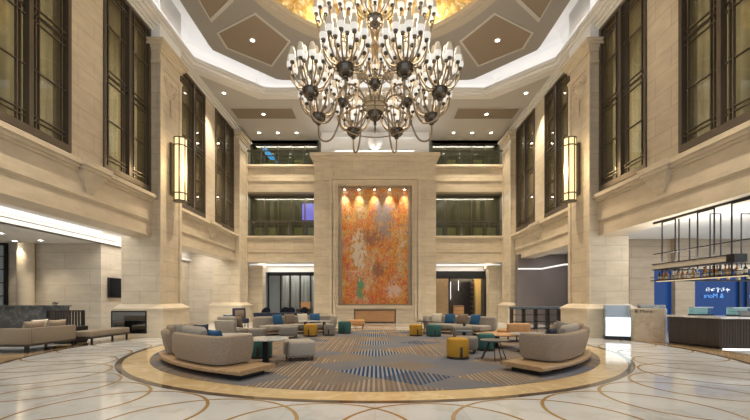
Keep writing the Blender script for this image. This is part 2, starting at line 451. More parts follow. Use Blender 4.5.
# ------------------------------------------------------------------ floor
m = MB(); m.box(-19, 19, -4, 34, -.2, 0); struct(m.build('floor', FLOORM, smooth=False))
m = MB(); m.ring(circ(7.12), circ(6.98), -.01, .004); struct(m.build('trim_1', DARKM, smooth=False))
m = MB(); m.ring(circ(6.98), circ(6.42), -.01, .004); struct(m.build('trim_2', GOLDM, smooth=False))
m = MB(); m.ring(circ(9.62), circ(9.48), -.01, .003); struct(m.build('trim_3', DARKM, smooth=False))
m = MB(); m.ring(circ(10.5), circ(9.62), -.01, .003); struct(m.build('trim_4', TANM, smooth=False))
# interlaced inlay rings between the two dark bands
m = MB()
NR = 36
for k in range(NR):
    a = R(5+10*k); rc, sr, w = 8.36, 1.20, .026
    cx, cy = rc*math.sin(a), CY-rc*math.cos(a)
    z = .0016+.0002*(k % 5)
    seg = 72; run = []
    for i in range(seg+1):
        t = 2*PI*i/seg
        pin = (cx+(sr-w)*math.cos(t), cy+(sr-w)*math.sin(t)); po = (cx+(sr+w)*math.cos(t), cy+(sr+w)*math.sin(t))
        rr = math.hypot((pin[0]+po[0])/2, (pin[1]+po[1])/2-CY)
        if 7.12 <= rr <= 9.5: run.append((pin, po))
        else:
            if len(run) > 1:
                vs = [[m.bm.verts.new((*q, z)) for q in pr] for pr in run]
                for A, B in zip(vs, vs[1:]): m.bm.faces.new((A[0], A[1], B[1], B[0]))
            run = []
    if len(run) > 1:
        vs = [[m.bm.verts.new((*q, z)) for q in pr] for pr in run]
        for A, B in zip(vs, vs[1:]): m.bm.faces.new((A[0], A[1], B[1], B[0]))
struct(m.build('trim_5', INLAY, smooth=False))
m = MB(); m.prism(circ(6.42, 120), 0, .012)
tag(m.build('carpet', CARPET, smooth=False), 'large round grey and brown carpet with striped blue diamonds', 'carpet')

# ------------------------------------------------------------------ side walls, windows, pillars
WIN = [(8.76, 11.49), (12.88, 15.57), (17.95, 20.6), (21.9, 24.75)]
ZS, ZT = 5.88, 12.45            # window foot and head
nwin = 0
def window(s, y0, y1):
    global nwin
    nwin += 1
    x = 9.1*s
    w = bpy.data.objects.new('window_%d' % nwin, None); C.objects.link(w); w.location = (x, (y0+y1)/2, ZS)
    struct(w)
    h = ZT-ZS; L = (y1-y0)/2
    f = MB()
    d0, d1 = (-.05, .12)                       # frame depth, local x measured into the wall
    def bx(ya, yb, za, zb, a=d0, b=d1): f.box(min(a*s, b*s), max(a*s, b*s), ya, yb, za, zb)
    bx(-L, -L+.12, 0, h); bx(L-.12, L, 0, h); bx(-L+.12, L-.12, 0, .2); bx(-L+.12, L-.12, h-.14, h)
    f.build('frame', BRONZE, w, smooth=False)
    g = MB(); g.box(min(-.07*s, .1*s), max(-.07*s, .1*s), -.065, .065, .2, h-.14); g.build('mullion', BRONZE, w, smooth=False)
    b = MB()
    def mb(ya, yb, za, zb): b.box(min(.0, .07*s), max(.0, .07*s), ya, yb, za, zb)
    for side in (-1, 1):
        lo, hi = (.09, L-.14) if side > 0 else (-L+.14, -.09)
        for off in (.13, .24):
            mb(lo+off-.014, lo+off+.014, .2, h-.14) if side > 0 else mb(hi-off-.014, hi-off+.014, .2, h-.14)
        mb(hi-.15, hi-.12, .2, h-.14) if side > 0 else mb(lo+.12, lo+.15, .2, h-.14)
        for z in (.42, .55, h*.27, h*.47, h*.5, h*.53, h*.76, h-.55, h-.42):
            mb(lo, hi, z-.014, z+.014)
        mb(lo, hi, h*.5-.03, h*.5+.03)
    b.build('glazing_bars', BRONZE, w, smooth=False)
    p = MB(); p.box(min(.09*s, .11*s), max(.09*s, .11*s), -L+.1, L-.1, .15, h-.1); p.build('pane', GLASS_W, w, smooth=False)
    # drape hanging behind the glass
    c = MB()
    def fold(u, v):
        y = -L-.9+u*(2*L+1.7)
        return (s*(1.9+.04*math.sin(u*60)), y, -.2+v*(h+.6))
    c.grid(fold, 150, 1); cu = c.build('drape', CURT, w)
    return w

def side_wall(s):
    nm = SIDE[s]
    X0, X1 = 9.1, 9.62
    def bx(mb, xa, xb, y0, y1, z0, z1): mb.box(min(xa*s, xb*s), max(xa*s, xb*s), y0, y1, z0, z1)
    m = MB()
    ys = [-4] + [v for w in WIN for v in w] + [26.5]
    for a, b in zip(ys[0::2], ys[1::2]): bx(m, X0, X1, a, b, 5.6, 12.75)
    for a, b in WIN: bx(m, X0, X1, a, b, ZT, 12.75)
    for a, b in WIN: bx(m, X0, X1, a, b, 5.6, ZS)
    struct(m.build('wall_'+nm, STONE, smooth=False))
    # floor beam over the ground-floor openings, with mouldings
    m = MB()
    bx(m, X0, 9.92, -4, 26.5, 4.1, 5.6)
    bx(m, X0-.03, X0, -4, 26.5, 4.1, 4.16)
    bx(m, X0-.07, X0, -4, 26.5, 4.70, 4.84); bx(m, X0-.035, X0, -4, 26.5, 4.64, 4.70)
    bx(m, X0-.05, X0, -4, 26.5, 4.84, 5.42)
    bx(m, X0-.12, X0, -4, 26.5, 5.42, 5.50); bx(m, X0-.20, X0, -4, 26.5, 5.50, 5.60); bx(m, X0-.28, X0+.02, -4, 26.5, 5.60, 5.74)
    bx(m, X0-.14, X0, -4, 26.5, 5.74, 5.80)
    struct(m.build('wall_%s_beam' % nm, STONE_P, smooth=False))
    # head cornice at the ceiling
    m = MB()
    bx(m, X0-.1, X0, -4, 26.5, 12.42, 12.5); bx(m, X0-.2, X0, -4, 26.5, 12.5, 12.58); bx(m, X0-.32, X0, -4, 26.5, 12.58, 12.7)
    struct(m.build('trim_cornice_'+nm, STONE_P if 0 else PLASTER, smooth=False))
    # upper corridor behind the windows
    m = MB(); bx(m, 11.3, 11.4, 6, 27, 5.6, 13); bx(m, 9.62, 11.3, 6, 27, 5.55, 5.6); bx(m, 9.62, 11.3, 6, 27, 12.9, 13); bx(m, 9.62, 11.4, 27, 27.1, 5.6, 13); bx(m, 9.62, 11.4, 5.9, 6, 5.6, 13)
    struct(m.build('wall_%s_corridor' % nm, CORR, smooth=False))
    for a, b in WIN: window(s, a, b)
    # corbels under the strips of wall between windows
    for k, yc in enumerate(((WIN[0][1]+WIN[1][0])/2, (WIN[2][1]+WIN[3][0])/2)):
        m = MB()
        bx(m, X0-.40, X0, yc-.62, yc+.62, 5.60, 5.76); bx(m, X0-.33, X0, yc-.56, yc+.56, 5.50, 5.60)
        bx(m, X0-.26, X0, yc-.50, yc+.50, 5.40, 5.50)
        prof = [(.24, 5.40, .46), (.22, 5.25, .40), (.15, 5.12, .30), (.10, 5.0, .22), (.10, 4.9, .17), (.06, 4.84, .15)]
        rings = []
        for d, z, hw in prof:
            rings.append([m.bm.verts.new(p) for p in ((s*X0, yc-hw, z), (s*(X0-d), yc-hw, z), (s*(X0-d), yc+hw, z), (s*X0, yc+hw, z))])
        for A, B in zip(rings, rings[1:]):
            for i in range(4): m.bm.faces.new((A[i], A[(i+1) % 4], B[(i+1) % 4], B[i]))
        m.bm.faces.new(rings[0]); m.bm.faces.new(rings[-1])
        struct(m.build('trim_corbel_%s' % nm, STONE_P, smooth=False))

def pillar(s, y0, y1, xi, xo, ztop=12.0, ornament=True):
    def bx(mb, xa, xb, ya, yb, z0, z1): mb.box(min(xa*s, xb*s), max(xa*s, xb*s), ya, yb, z0, z1)
    m = MB()
    bx(m, xi+.06, xo, y0+.06, y1-.06, 0, 4.1)
    bx(m, xi+.06, 9.3, y0+.06, y1-.06, 4.1, ztop-.3)
    m2 = MB()
    # raised corner strips and panel edges on the shaft
    for ya, yb in ((y0, y0+.2), (y1-.2, y1)): bx(m2, xi, xi+.06, ya, yb, 1.35, ztop-.9)
    bx(m2, xi, xi+.06, y0+.2, y1-.2, ztop-1.0, ztop-.9)
    # necking + capital
    bx(m2, xi-.03, 9.2, y0-.03, y1+.03, ztop-.9, ztop-.8)
    for e, za, zb in ((.02, ztop-.42, ztop-.3), (.08, ztop-.3, ztop-.2), (.16, ztop-.2, ztop-.1), (.22, ztop-.1, ztop)):
        bx(m2, xi-e, 9.25, y0-e, y1+e, za, zb)
    # pedestal with sloping shoulder
    e = .22
    bx(m2, xi-e, xo+e*.7, y0-e, y1+e, 0, 1.08); bx(m2, xi-e-.05, xo+e*.7+.05, y0-e-.05, y1+e+.05, 0, .16)
    lo = [(s*(xi-e-.03), y0-e-.03), (s*(xo+e*.7+.03), y0-e-.03), (s*(xo+e*.7+.03), y1+e+.03), (s*(xi-e-.03), y1+e+.03)]
    hi = [(s*(xi), y0), (s*xo, y0), (s*xo, y1), (s*(xi), y1)]
    R0 = [m2.bm.verts.new((*p, 1.08)) for p in lo]; R1 = [m2.bm.verts.new((*p, 1.16)) for p in lo]; R2 = [m2.bm.verts.new((*p, 1.34)) for p in hi]
    for A, B in ((R0, R1), (R1, R2)):
        for i in range(4): m2.bm.faces.new((A[i], A[(i+1) % 4], B[(i+1) % 4], B[i]))
    m2.bm.faces.new(R0); m2.bm.faces.new(R2)
    p = struct(m.build('pillar', STONE, smooth=False))
    c = m2.build('capital_and_base', STONE_P, p, smooth=False)
    if ornament:
        # carved medallion with side scrolls and a leaf drop on the inner face
        t = MB(); yc = (y0+y1)/2; zc = ztop-1.55
        t.tube([(s*(xi+.02), yc+.20*math.cos(2*PI*i/24), zc+.30*math.sin(2*PI*i/24)) for i in range(24)], .05, 6, closed=True)
        t.tube([(s*(xi+.05), yc, zc-.2), (s*(xi+.02), yc, zc), (s*(xi+.05), yc, zc+.2)], [.06, .13, .06], 8)
        for q in (-1, 1):
            pts = []
            for i in range(26):
                a = -PI*.5+i/25*3.1*PI; rr = .17*(1-i/32)
                pts.append((s*(xi+.03), yc+q*(.40-rr*math.cos(a)*1.0), zc+.22+rr*math.sin(a)))
            t.tube([(s*(xi+.04), yc+q*.10, zc-.42), (s*(xi+.03), yc+q*.27, zc-.25)]+pts, .035, 6)
        t.tube(smoothpath([(s*(xi+.03), yc, zc-.30), (s*(xi-.01), yc, zc-.55), (s*(xi-.01), yc, zc-.85), (s*(xi+.04), yc, zc-1.15)], 5), [.03]*4+[.07]*4+[.08]*4+[.05]*3+[.02], 8)
        t.build('carved_ornament', STONE_P, p)
    # white block carrying on up into the ceiling cove
    w = MB(); bx(w, xi+.04, 9.6, y0+.02, y1-.02, ztop, 14.45); w.build('white_block', PLASTER_C, p, smooth=False)
    return p
for s in (-1, 1):
    side_wall(s)
    pillar(s, 15.57, 17.3, 8.67, 10.3)
    pillar(s, 24.9, 26.5, 8.75, 10.5, ornament=False, ztop=12.4)
    m = MB(); m.box(min(8.6*s, 10.3*s), max(8.6*s, 10.3*s), 5.5, 7.2, 0, 4.1); m.box(min(8.67*s, 9.3*s), max(8.67*s, 9.3*s), 5.5, 7.2, 4.1, 12.7)
    struct(m.build('pillar', STONE, smooth=False))

# sconces on the inner faces of the middle pillars
def sconce(s):
    root = thing('wall_sconce', 'tall round alabaster wall sconce on the %s middle pillar' % SIDE[s], 'wall light', (8.70*s, 16.55, 5.72))
    n = 20; r = .25; H = 2.72
    pts = [(-s*.33+r*math.sin(2*PI*i/n), r*math.cos(2*PI*i/n)) for i in range(n)]
    b = MB(); b.box(min(-.08*s, .02*s), max(-.08*s, .02*s), -.20, .20, .25, H-.25); b.build('backplate', BRONZE, root, smooth=False)
    d = MB(); d.prism(pts, .04, H-.04); d.build('diffuser', SCONCE, root)
    c = MB()
    for k in range(0, n, 3):
        x, y = pts[k]; c.box(x-.022, x+.022, y-.022, y+.022, 0, H)
    for z in (0, .32, H-.36, H-.04):
        out = [(-s*.33+(x+s*.33)*1.08, y*1.08) for x, y in pts]; c.prism(out, z, z+.05)
    c.build('cage', BRONZE, root, smooth=False)
    L = bpy.data.lights.new('sconce_light', 'POINT'); L.energy = 70; L.color = (1, .74, .42); L.shadow_soft_size = .25
    o = bpy.data.objects.new('sconce_light', L); C.objects.link(o); o.parent = root; o.location = (-.8*s, 0, 1.3)
for s in (-1, 1): sconce(s)

# ------------------------------------------------------------------ far wall with two balcony levels and the art pier
YF = 26.5
m = MB()
for s in (-1, 1):
    def bx(xa, xb, y0, y1, z0, z1): m.box(min(xa*s, xb*s), max(xa*s, xb*s), y0, y1, z0, z1)
    bx(3.9, 9.1, YF, YF+.5, 4.1, 5.9); bx(3.9, 9.1, YF, YF+.5, 8.93, 10.79)
    bx(8.92, 9.6, YF, YF+.5, 5.9, 12.8)
struct(m.build('wall_back', STONE, smooth=False))
m = MB()
for s in (-1, 1):
    def bx(xa, xb, y0, y1, z0, z1): m.box(min(xa*s, xb*s), max(xa*s, xb*s), y0, y1, z0, z1)
    for z in (5.9, 10.79):
        bx(3.9, 9.0, YF-.16, YF, z-.14, z); bx(3.9, 9.0, YF-.08, YF, z-.24, z-.14)
        bx(3.9, 9.0, YF-.05, YF, z-1.12, z-1.0)
    for z in (4.1, 8.93): bx(3.9, 9.0, YF-.04, YF, z, z+.3)
    for z0 in (1.2,): bx(8.82, 8.97, YF-.12, YF, 5.9, 12.3)
struct(m.build('trim_back', STONE_P, smooth=False))

def balcony(s, lev):
    z0, z1 = ((5.9, 8.93), (10.79, 12.7))[lev]
    nm = ('lower', 'upper')[lev]
    x0, x1 = 4.0, 8.92
    m = MB()
    a, b = min(x0*s, x1*s), max(x0*s, x1*s)
    m.box(a, b, YF+.5, YF+3.2, z0-.3, z0); m.box(a, b, YF+.5, YF+3.2, z1, z1+.2); m.box(a-.1, b+.1, YF+3.2, YF+3.3, z0-.3, z1+.2)
    m.box(a-.1, a, YF+.5, YF+3.3, z0-.3, z1+.2); m.box(b, b+.1, YF+.5, YF+3.3, z0-.3, z1+.2)
    struct(m.build('wall_balcony', CURT_G, smooth=False))
    # glazing set back behind the balcony
    global nwin
    nwin += 1
    w = struct(bpy.data.objects.new('window_%d' % nwin, None)); C.objects.link(w); w.location = ((a+b)/2, YF+1.1, z0)
    h = z1-z0; L = (b-a)/2
    f = MB()
    for k in range(6):
        x = -L+.06+k*(2*L-.12)/5; f.box(x-.035, x+.035, -.05, .05, 0, h)
    f.box(-L, L, -.05, .05, h-.08, h); f.box(-L, L, -.05, .05, 0, .1); f.box(-L, L, -.05, .05, 1.02, 1.08)
    f.build('window_frame', BRONZE, w, smooth=False)
    p = MB(); p.box(-L, L, .0, .02, 0, h); p.build('pane', GLASS_D, w, smooth=False)
    c = MB(); c.grid(lambda u, v: (-L+2*L*u, .6+.008*math.sin(u*31), v*h), 160, 1); c.build('drape', CURT_G if lev == 0 else simple('green_drape', (.15, .15, .105), .7), w)
    q = MB()
    for k in (0, 1, 3, 4) if lev == 0 else (1, 3):
        x = -L+.06+(k+.5)*(2*L-.12)/5
        q.box(x-.32, x+.32, .16, .2, .12, .82)
    q.build('low_panel', OLIVEP, w, smooth=False)
    rl = thing('glass_railing', 'clear glass balustrade with dark rail on the %s %s balcony' % (SIDE[s], nm), 'railing', ((a+b)/2, YF+.2, z0))
    r = MB(); r.box(-L, L, -.035, .035, 1.02, 1.08); r.build('top_rail', BRONZE, rl, smooth=False)
    g = MB(); g.box(-L, L, -.01, .01, .0, 1.02); g.build('glass_panel', GLASS_C, rl, smooth=False)
    for k in range(6):
        x = -L+.03+k*(2*L-.06)/5
        t = MB(); t.box(x-.02, x+.02, -.03, .03, 0, 1.02); t.build('post', BRONZE, rl, smooth=False)
for s in (-1, 1):
    for lev in (0, 1): balcony(s, lev)
# glowing panels standing in for blue light streaks behind the left balconies
t = thing('glow_panel', 'slanted blue light streak behind the left upper balcony', 'screen', (-7.45, YF+1.5, 11.75))
m = MB(); m.box(-.17, .17, -.03, .03, -1.0, 1.0); o = m.build('display', SCREEN, t, smooth=False); o.rotation_euler = (0, R(-38), 0)
m = MB(); m.box(-.2, .2, .03, .06, -1.03, 1.03); o = m.build('housing', BLACK, t, smooth=False); o.rotation_euler = (0, R(-38), 0)
t = thing('glow_panel', 'violet light patch behind the left lower balcony beside art wall', 'screen', (-4.75, YF+1.48, 7.9))
m = MB(); m.box(-.55, .55, -.03, .03, -.6, .6); m.build('display', GLOW_V, t, smooth=False)
m = MB(); m.box(-.58, .58, .03, .06, -.63, .63); m.build('housing', BLACK, t, smooth=False)

# art pier
m = MB()
YA = 25.1
m.box(-3.98, -2.42, YA, 26.9, 0, 10.6); m.box(2.42, 3.98, YA, 26.9, 0, 10.6); m.box(-2.42, 2.42, YA, 26.9, 8.98, 10.6)
m.box(-2.42, -1.36, YA, 26.9, 0, 1.08); m.box(1.36, 2.42, YA, 26.9, 0, 1.08); m.box(-1.36, 1.36, YA, 26.9, .9, 1.08)
m.box(-2.42, 2.42, YA+.42, 26.9, 1.08, 8.98); m.box(-1.36, 1.36, YA+.6, 26.9, 0, .9)
struct(m.build('wall_art', STONE, smooth=False))
m = MB()
# stepped surround, cornice and attic
for xo, xi, zt, d in ((2.98, 2.80, 9.52, .17), (2.74, 2.58, 9.30, .09)):
    m.box(-xo, -xi, YA-d, YA, .3, zt); m.box(xi, xo, YA-d, YA, .3, zt); m.box(-xi, xi, YA-d, YA, zt-.2, zt)
for xx in (-2.98, 2.98): m.box(xx-.28, xx+.28, YA-.13, YA, 9.3, 9.9)
m.box(-2.5, 2.5, YA-.22, YA+.1, 1.0, 1.14); m.box(-2.56, 2.56, YA-.12, YA, .9, 1.0)
for e, za, zb in ((.06, 10.6, 10.72), (.14, 10.72, 10.84), (.24, 10.84, 11.05)):
    m.box(-3.98-e, 3.98+e, YA-e, 26.9, za, zb)
for sx in (-1, 1): m.box(min(sx*2.98, sx*4.03), max(sx*2.98, sx*4.03), YA-.06, YA, 0, .3)
struct(m.build('trim_art', STONE_P, smooth=False))
m = MB()
m.box(-3.6, 3.6, YA+.6, 26.9, 11.05, 12.7)
for xa, xb in ((-2.9, -.9), (.9, 2.9)):
    m.box(xa, xb, YA+.52, YA+.6, 11.5, 11.58); m.box(xa, xb, YA+.52, YA+.6, 12.3, 12.38)
m.box(-2.6, 2.6, YA+.1, YA+.6, 11.05, 11.3)
struct(m.build('wall_attic', PLASTER_C, smooth=False))
m = MB(); m.lathe([(0, 0), (.34, .1), (.5, .55), (.42, .95), (.2, 1.2), (0, 1.3)], 0, YA+.35, 11.3, 20)
struct(m.build('trim_cartouche', PLASTER_C))
p = thing('painting', 'tall orange and rust abstract painting in the central niche', 'painting', (0, YA+.36, 5.05))
m = MB(); m.box(-2.19, 2.19, -.03, .06, -3.82, 3.82); m.build('canvas', ART, p, smooth=False)
m = MB()
m.box(-2.3, -2.19, -.09, .06, -3.93, 3.93); m.box(2.19, 2.3, -.09, .06, -3.93, 3.93); m.box(-2.19, 2.19, -.09, .06, 3.82, 3.93); m.box(-2.19, 2.19, -.09, .06, -3.93, -3.82)
m.build('frame', BRONZE_L, p, smooth=False)
for k, px in enumerate((344, 358.5, 374, 389, 404)):
    x = (px-374.5)*25.2/385
    t = thing('picture_light', '%s picture spotlight from the left above the orange painting' % ORD[k], 'spotlight', (x, YA+.14, 8.90))
    m = MB(); m.lathe([(.075, -.16), (.085, -.02), (.05, .02), (.05, .08)], n=14); m.build('can', BRONZE_L, t)
    m = MB(); m.lathe([(0, -.165), (.07, -.163), (.07, -.15), (0, -.15)], n=14); m.build('lens', LENS, t)
    L = bpy.data.lights.new('art_spot', 'SPOT'); L.energy = 240; L.spot_size = R(50); L.spot_blend = .9; L.color = (1, .95, .86); L.shadow_soft_size = .05
    o = bpy.data.objects.new('art_spot', L); C.objects.link(o); o.location = (x, YA-.05, 8.85)
    o.rotation_euler = (Vector((0, .45, -1.6))).to_track_quat('-Z', 'Y').to_euler()
t = thing('sideboard', 'low walnut sideboard in the recess under the painting', 'sideboard', (0, YA+.3, 0))
m = MB(); m.box(-1.3, 1.3, -.2, .24, .06, .82); m.build('carcass', OAKR, t, smooth=False)
for k in range(4):
    x = -1.28+k*.64; m = MB(); m.box(x+.01, x+.63, -.225, -.2, .1, .78, .006); m.build('door', OAKR, t, smooth=False)
m = MB(); m.box(-1.25, 1.25, -.12, .2, 0, .06); m.build('plinth', DARKW, t, smooth=False)

# ------------------------------------------------------------------ great ceiling
def octa(hx, hy, cx_, cy_):
    """octagon about (0, CY); cx_/cy_ lengths cut from each corner in x and y"""
    return [(hx, CY-hy+cy_), (hx, CY+hy-cy_), (hx-cx_, CY+hy), (-hx+cx_, CY+hy), (-hx, CY+hy-cy_), (-hx, CY-hy+cy_), (-hx+cx_, CY-hy), (hx-cx_, CY-hy)]
OX, OY, CUT = 8.75, 8.33, 2.63
ZC = 12.7
m = MB()
op = octa(OX, OY, CUT, CUT)
m.prism([(-9.7, CY+OY), (9.7, CY+OY), (9.7, 30), (-9.7, 30)], ZC, ZC+.25)
m.prism([(-9.7, -4), (9.7, -4), (9.7, CY-OY), (-9.7, CY-OY)], ZC, ZC+.25)
for s in (-1, 1):
    m.prism([(s*OX, CY-OY), (s*9.7, CY-OY), (s*9.7, CY+OY), (s*OX, CY+OY)], ZC, ZC+.25)
    for q in (-1, 1): m.prism([(s*OX, CY+q*(OY-CUT)), (s*OX, CY+q*OY), (s*(OX-CUT), CY+q*OY)], ZC, ZC+.25)
struct(m.build('ceiling', CEIL, smooth=False))
m = MB()
for e0, e1, za, zb in ((.0, .34, ZC-.05, ZC), (-.10, .14, ZC-.02, ZC+.12), (-.2, .05, ZC+.12, ZC+.30)):
    m.ring(octa(OX+e1, OY+e1, CUT, CUT), octa(OX+e0, OY+e0, CUT, CUT), za, zb)
struct(m.build('trim_ledge', PLASTER, smooth=False))
# cove: vertical back, quarter curve and flat top
m = MB()
prof = [(.55, ZC+.25), (.55, ZC+.9)] + [(.55-.75*(1-math.cos(t)), ZC+.9+.75*math.sin(t)) for t in (PI/10, PI/5, PI*.3, PI*.4, PI/2)] + [(-2.2, ZC+1.65)]
rings = [[m.bm.verts.new((*p, z)) for p in octa(OX+e, OY+e, CUT, CUT)] for e, z in prof]
for A, B in zip(rings, rings[1:]):
    for i in range(8): m.bm.faces.new((A[i], A[(i+1) % 8], B[(i+1) % 8], B[i]))
struct(m.build('ceiling_cove', PLASTER_C, smooth=False))
m = MB()
for k in range(8):                                       # cross ribs that divide the cove
    pass
m.box(-9.7, 9.7, -4, 30, 16.2, 16.3); struct(m.build('ceiling_roof', PLASTER, smooth=False))
# floating octagon with round opening
ZO = 13.3
HO, CO = 7.69, 2.5
def octr(a, h, c):
    ca, sa = abs(math.cos(a)), abs(math.sin(a))
    return min(h/max(ca, 1e-6), (h+.26)/max(sa, 1e-6), (2*h+.26-c)/(ca+sa))
m = MB()
NS = 192
def ringpts(f): return [(f(2*PI*i/NS)*math.cos(2*PI*i/NS), CY+f(2*PI*i/NS)*math.sin(2*PI*i/NS)) for i in range(NS)]
m.ring(ringpts(lambda a: octr(a, HO, CO)), ringpts(lambda a: 5.2), ZO, ZO+.28)
struct(m.build('ceiling_octagon', CEILO, smooth=False))
m = MB()
m.ring(circ(5.3, 128), circ(4.95, 128), ZO-.06, ZO); m.ring(circ(5.2, 128), circ(4.78, 128), ZO, ZO+.2)
struct(m.build('trim_dome_ring', simple('dome_moulding', (.42, .37, .30), .6), smooth=False))
m = MB()
prof = [(5.75, .28)] + [(5.75*math.cos(t), .28+1.9*math.sin(t)) for t in [PI/2*k/14 for k in range(1, 14)]] + [(0, 2.18)]
m.lathe(prof, 0, CY, ZO, 96, cap=False)
struct(m.build('ceiling_dome', GOLD))
# beige insets
def inset(poly, z, rim=.13, rimmat=None):
    m = MB(); m.prism(poly, z-.012, z+.02); m.build  # noqa
    return m
pan = MB(); rim = MB()
def inset_poly(pts, z):
    cx_ = sum(p[0] for p in pts)/len(pts); cy_ = sum(p[1] for p in pts)/len(pts)
    out = [(cx_+(p[0]-cx_)*1.07, cy_+(p[1]-cy_)*1.07) for p in pts]
    pan.prism(pts, z-.01, z+.05); rim.ring(out, pts, z-.035, z+.05)
corner = [(-4.96, 3.2), (-3.96, 4.84), (-5.22, 6.62), (-6.88, 5.30), (-6.9, 4.3)]
for sx in (-1, 1):
    for sy in (-1, 1):
        inset_poly([(-p[0]*sx, CY+p[1]*sy) for p in corner], ZO)
        inset_poly([(sx*x, CY+sy*y) for x, y in ((4.85, 9.75), (8.45, 9.75), (8.45, 11.05), (4.85, 11.05))], ZC)
    inset_poly([(sx*6.9, CY-3.4), (sx*6.9, CY+3.4), (sx*5.6, CY+2.3), (sx*5.6, CY-2.3)], ZO)
for sy in (-1, 1): inset_poly([(-2.9, CY+sy*6.9), (2.9, CY+sy*6.9), (1.9, CY+sy*5.75), (-1.9, CY+sy*5.75)], ZO)
struct(pan.build('ceiling_inset', BEIGE, smooth=False)); struct(rim.build('trim_inset', CEIL, smooth=False))

# downlights
dl_proto = None
def downlight(x, y, z, label, e=90, r=.075, spot=True, size=80, col=(1, .86, .66)):
    global dl_proto
    if dl_proto is None:
        t = thing('recessed_downlight', label, 'ceiling light', (x, y, z), 0, 'recessed ceiling downlights')
        m = MB(); m.ring([(math.cos(2*PI*i/20)*.14, math.sin(2*PI*i/20)*.14) for i in range(20)], [(math.cos(2*PI*i/20)*.085, math.sin(2*PI*i/20)*.085) for i in range(20)], -.03, .0)
        m.build('trim_ring', PLASTER_C, t, smooth=False)
        m = MB(); m.lathe([(0, -.022), (.085, -.022), (.085, 0), (0, 0)], n=20); m.build('lens', LENS, t)
        dl_proto = t
    else:
        t = copy_tree(dl_proto, loc=(x, y, z), label=label)
    if e:
        L = bpy.data.lights.new('downlight_beam', 'SPOT'); L.energy = e; L.spot_size = R(size); L.spot_blend = .7; L.color = col; L.shadow_soft_size = .08
        o = bpy.data.objects.new('downlight_beam', L); C.objects.link(o); o.location = (x, y, z-.06)
    return t
for s in (-1, 1):
    sd = SIDE[s]
    downlight(s*5.55, 17.45, ZO-.01, 'downlight in the large beige ceiling inset %s of the chandelier' % sd, 2600)
    downlight(s*8.16, 20.8, ZC, 'downlight in plain ceiling over the second %s upper window' % sd, 1300)
    downlight(s*6.7, 23.15, ZC-.01, 'downlight in the small beige ceiling inset before the %s balconies' % sd, 1300)
    for k, x in enumerate((7.75, 6.5, 5.25)):
        downlight(s*x, 25.75, ZC, '%s downlight from the %s wall in the row over the %s upper balcony' % (ORD[k], sd, sd), 420)
    for y in (8.0,):
        L = bpy.data.lights.new('downlight_beam', 'SPOT'); L.energy = 2400; L.spot_size = R(80); L.spot_blend = .7; L.color = (1, .86, .66)
        o = bpy.data.objects.new('downlight_beam', L); C.objects.link(o); o.location = (s*5.55, y, ZO-.1)

# ------------------------------------------------------------------ chandelier
ch = thing('chandelier', 'huge brass chandelier of candle lamps hanging from the gold dome', 'chandelier', (0, CY, 7.9))
m = MB()
m.tube([(0, 0, .4), (0, 0, 7.3)], .06, 10)
m.build('stem', ARMM, ch)
m = MB(); m.lathe([(.05, 5.2), (.3, 5.3), (.34, 5.7), (.2, 6.1), (.05, 6.2)], n=20); m.lathe([(.06, 3.4), (.26, 3.6), (.30, 3.9), (.2, 4.3), (.08, 4.5)], n=20)
m.lathe([(.06, 2.2), (.20, 2.3), (.27, 2.5), (.2, 2.75), (.07, 2.9)], n=20); m.lathe([(.06, 1.1), (.16, 1.3), (.2, 1.6), (.1, 2.0), (.05, 2.1)], n=20)
m.build('stem_baluster', BRONZE_L, ch)
m = MB(); m.lathe([(.24, -.22), (.30, -.16), (.33, .12), (.36, .16), (.36, .22), (.28, .26), (.10, .42), (.06, .6)], n=28); m.build('hub_drum', CREAM, ch)
m = MB(); m.lathe([(.0, -.82), (.03, -.8), (.025, -.66), (.06, -.6), (.03, -.54), (.10, -.48), (.18, -.42), (.24, -.30), (.25, -.22)], n=24); m.build('hub_finial', DARKB, ch)
for r_, z_ in ((.42, -.02), (1.15, -.55)):
    m = MB(); m.tube([(r_*math.cos(2*PI*i/48), r_*math.sin(2*PI*i/48), z_) for i in range(48)], .02, 6, closed=True); m.build('hoop', ARMM, ch)

bowl_me = None
def bowl_mesh():
    m = MB()
    m.lathe([(0, -.275), (.05, -.265), (.08, -.235), (.085, -.20), (.07, -.178), (.12, -.170), (.18, -.135), (.225, -.08), (.25, -.01), (.262, .06), (.262, .10), (.235, .11), (.20, .04), (.10, 0), (0, 0)], n=24, cap=False)
    return m.mesh('lamp_bowl', DARKB)
def branch_mesh(pr):
    m = MB()
    m.tube(smoothpath([(r, 0, z) for r, z in pr], 5), .025, 6)
    r, z = pr[-1]; m.mi = 1
    m.lathe([(0, -.06), (.022, -.045), (.055, -.02), (.070, .03), (.062, .05), (0, .05)], r, 0, z, 10, cap=False)
    return m.mesh('branch_arm', [ARMM, DARKB])
def shade_mesh():
    m = MB()
    m.lathe([(.06, .045), (.098, .075), (.112, .13), (.108, .20)], n=12, cap=False); m.mi = 1
    m.lathe([(.108, .20), (.098, .29), (.080, .38), (.064, .45), (.045, .475), (0, .48)], n=12, cap=False)
    return m.mesh('candle_shade', [SHADE_LO, SHADE_HI])
BOWL, SHADE = bowl_mesh(), shade_mesh()
OUTP = [(.10, .06), (.26, .10), (.42, .16), (.56, .34), (.63, .52), (.62, .68)]
INP = [(.05, .06), (.14, .24), (.26, .46), (.32, .64), (.31, .80)]
ARM_O, ARM_I = branch_mesh(OUTP), branch_mesh(INP)
SC = .72
bouq = []                                   # (local position, scale, outer count, inner count, phase)
for k in range(8):
    a = R(22.5+45*k); bouq.append((Vector((2.15*math.cos(a), 2.15*math.sin(a), 0)), 1.0, 11, 5, a))
for k in range(4):
    a = R(90*k); bouq.append((Vector((1.06*math.cos(a), 1.06*math.sin(a), .12)), .72, 8, 3, a))
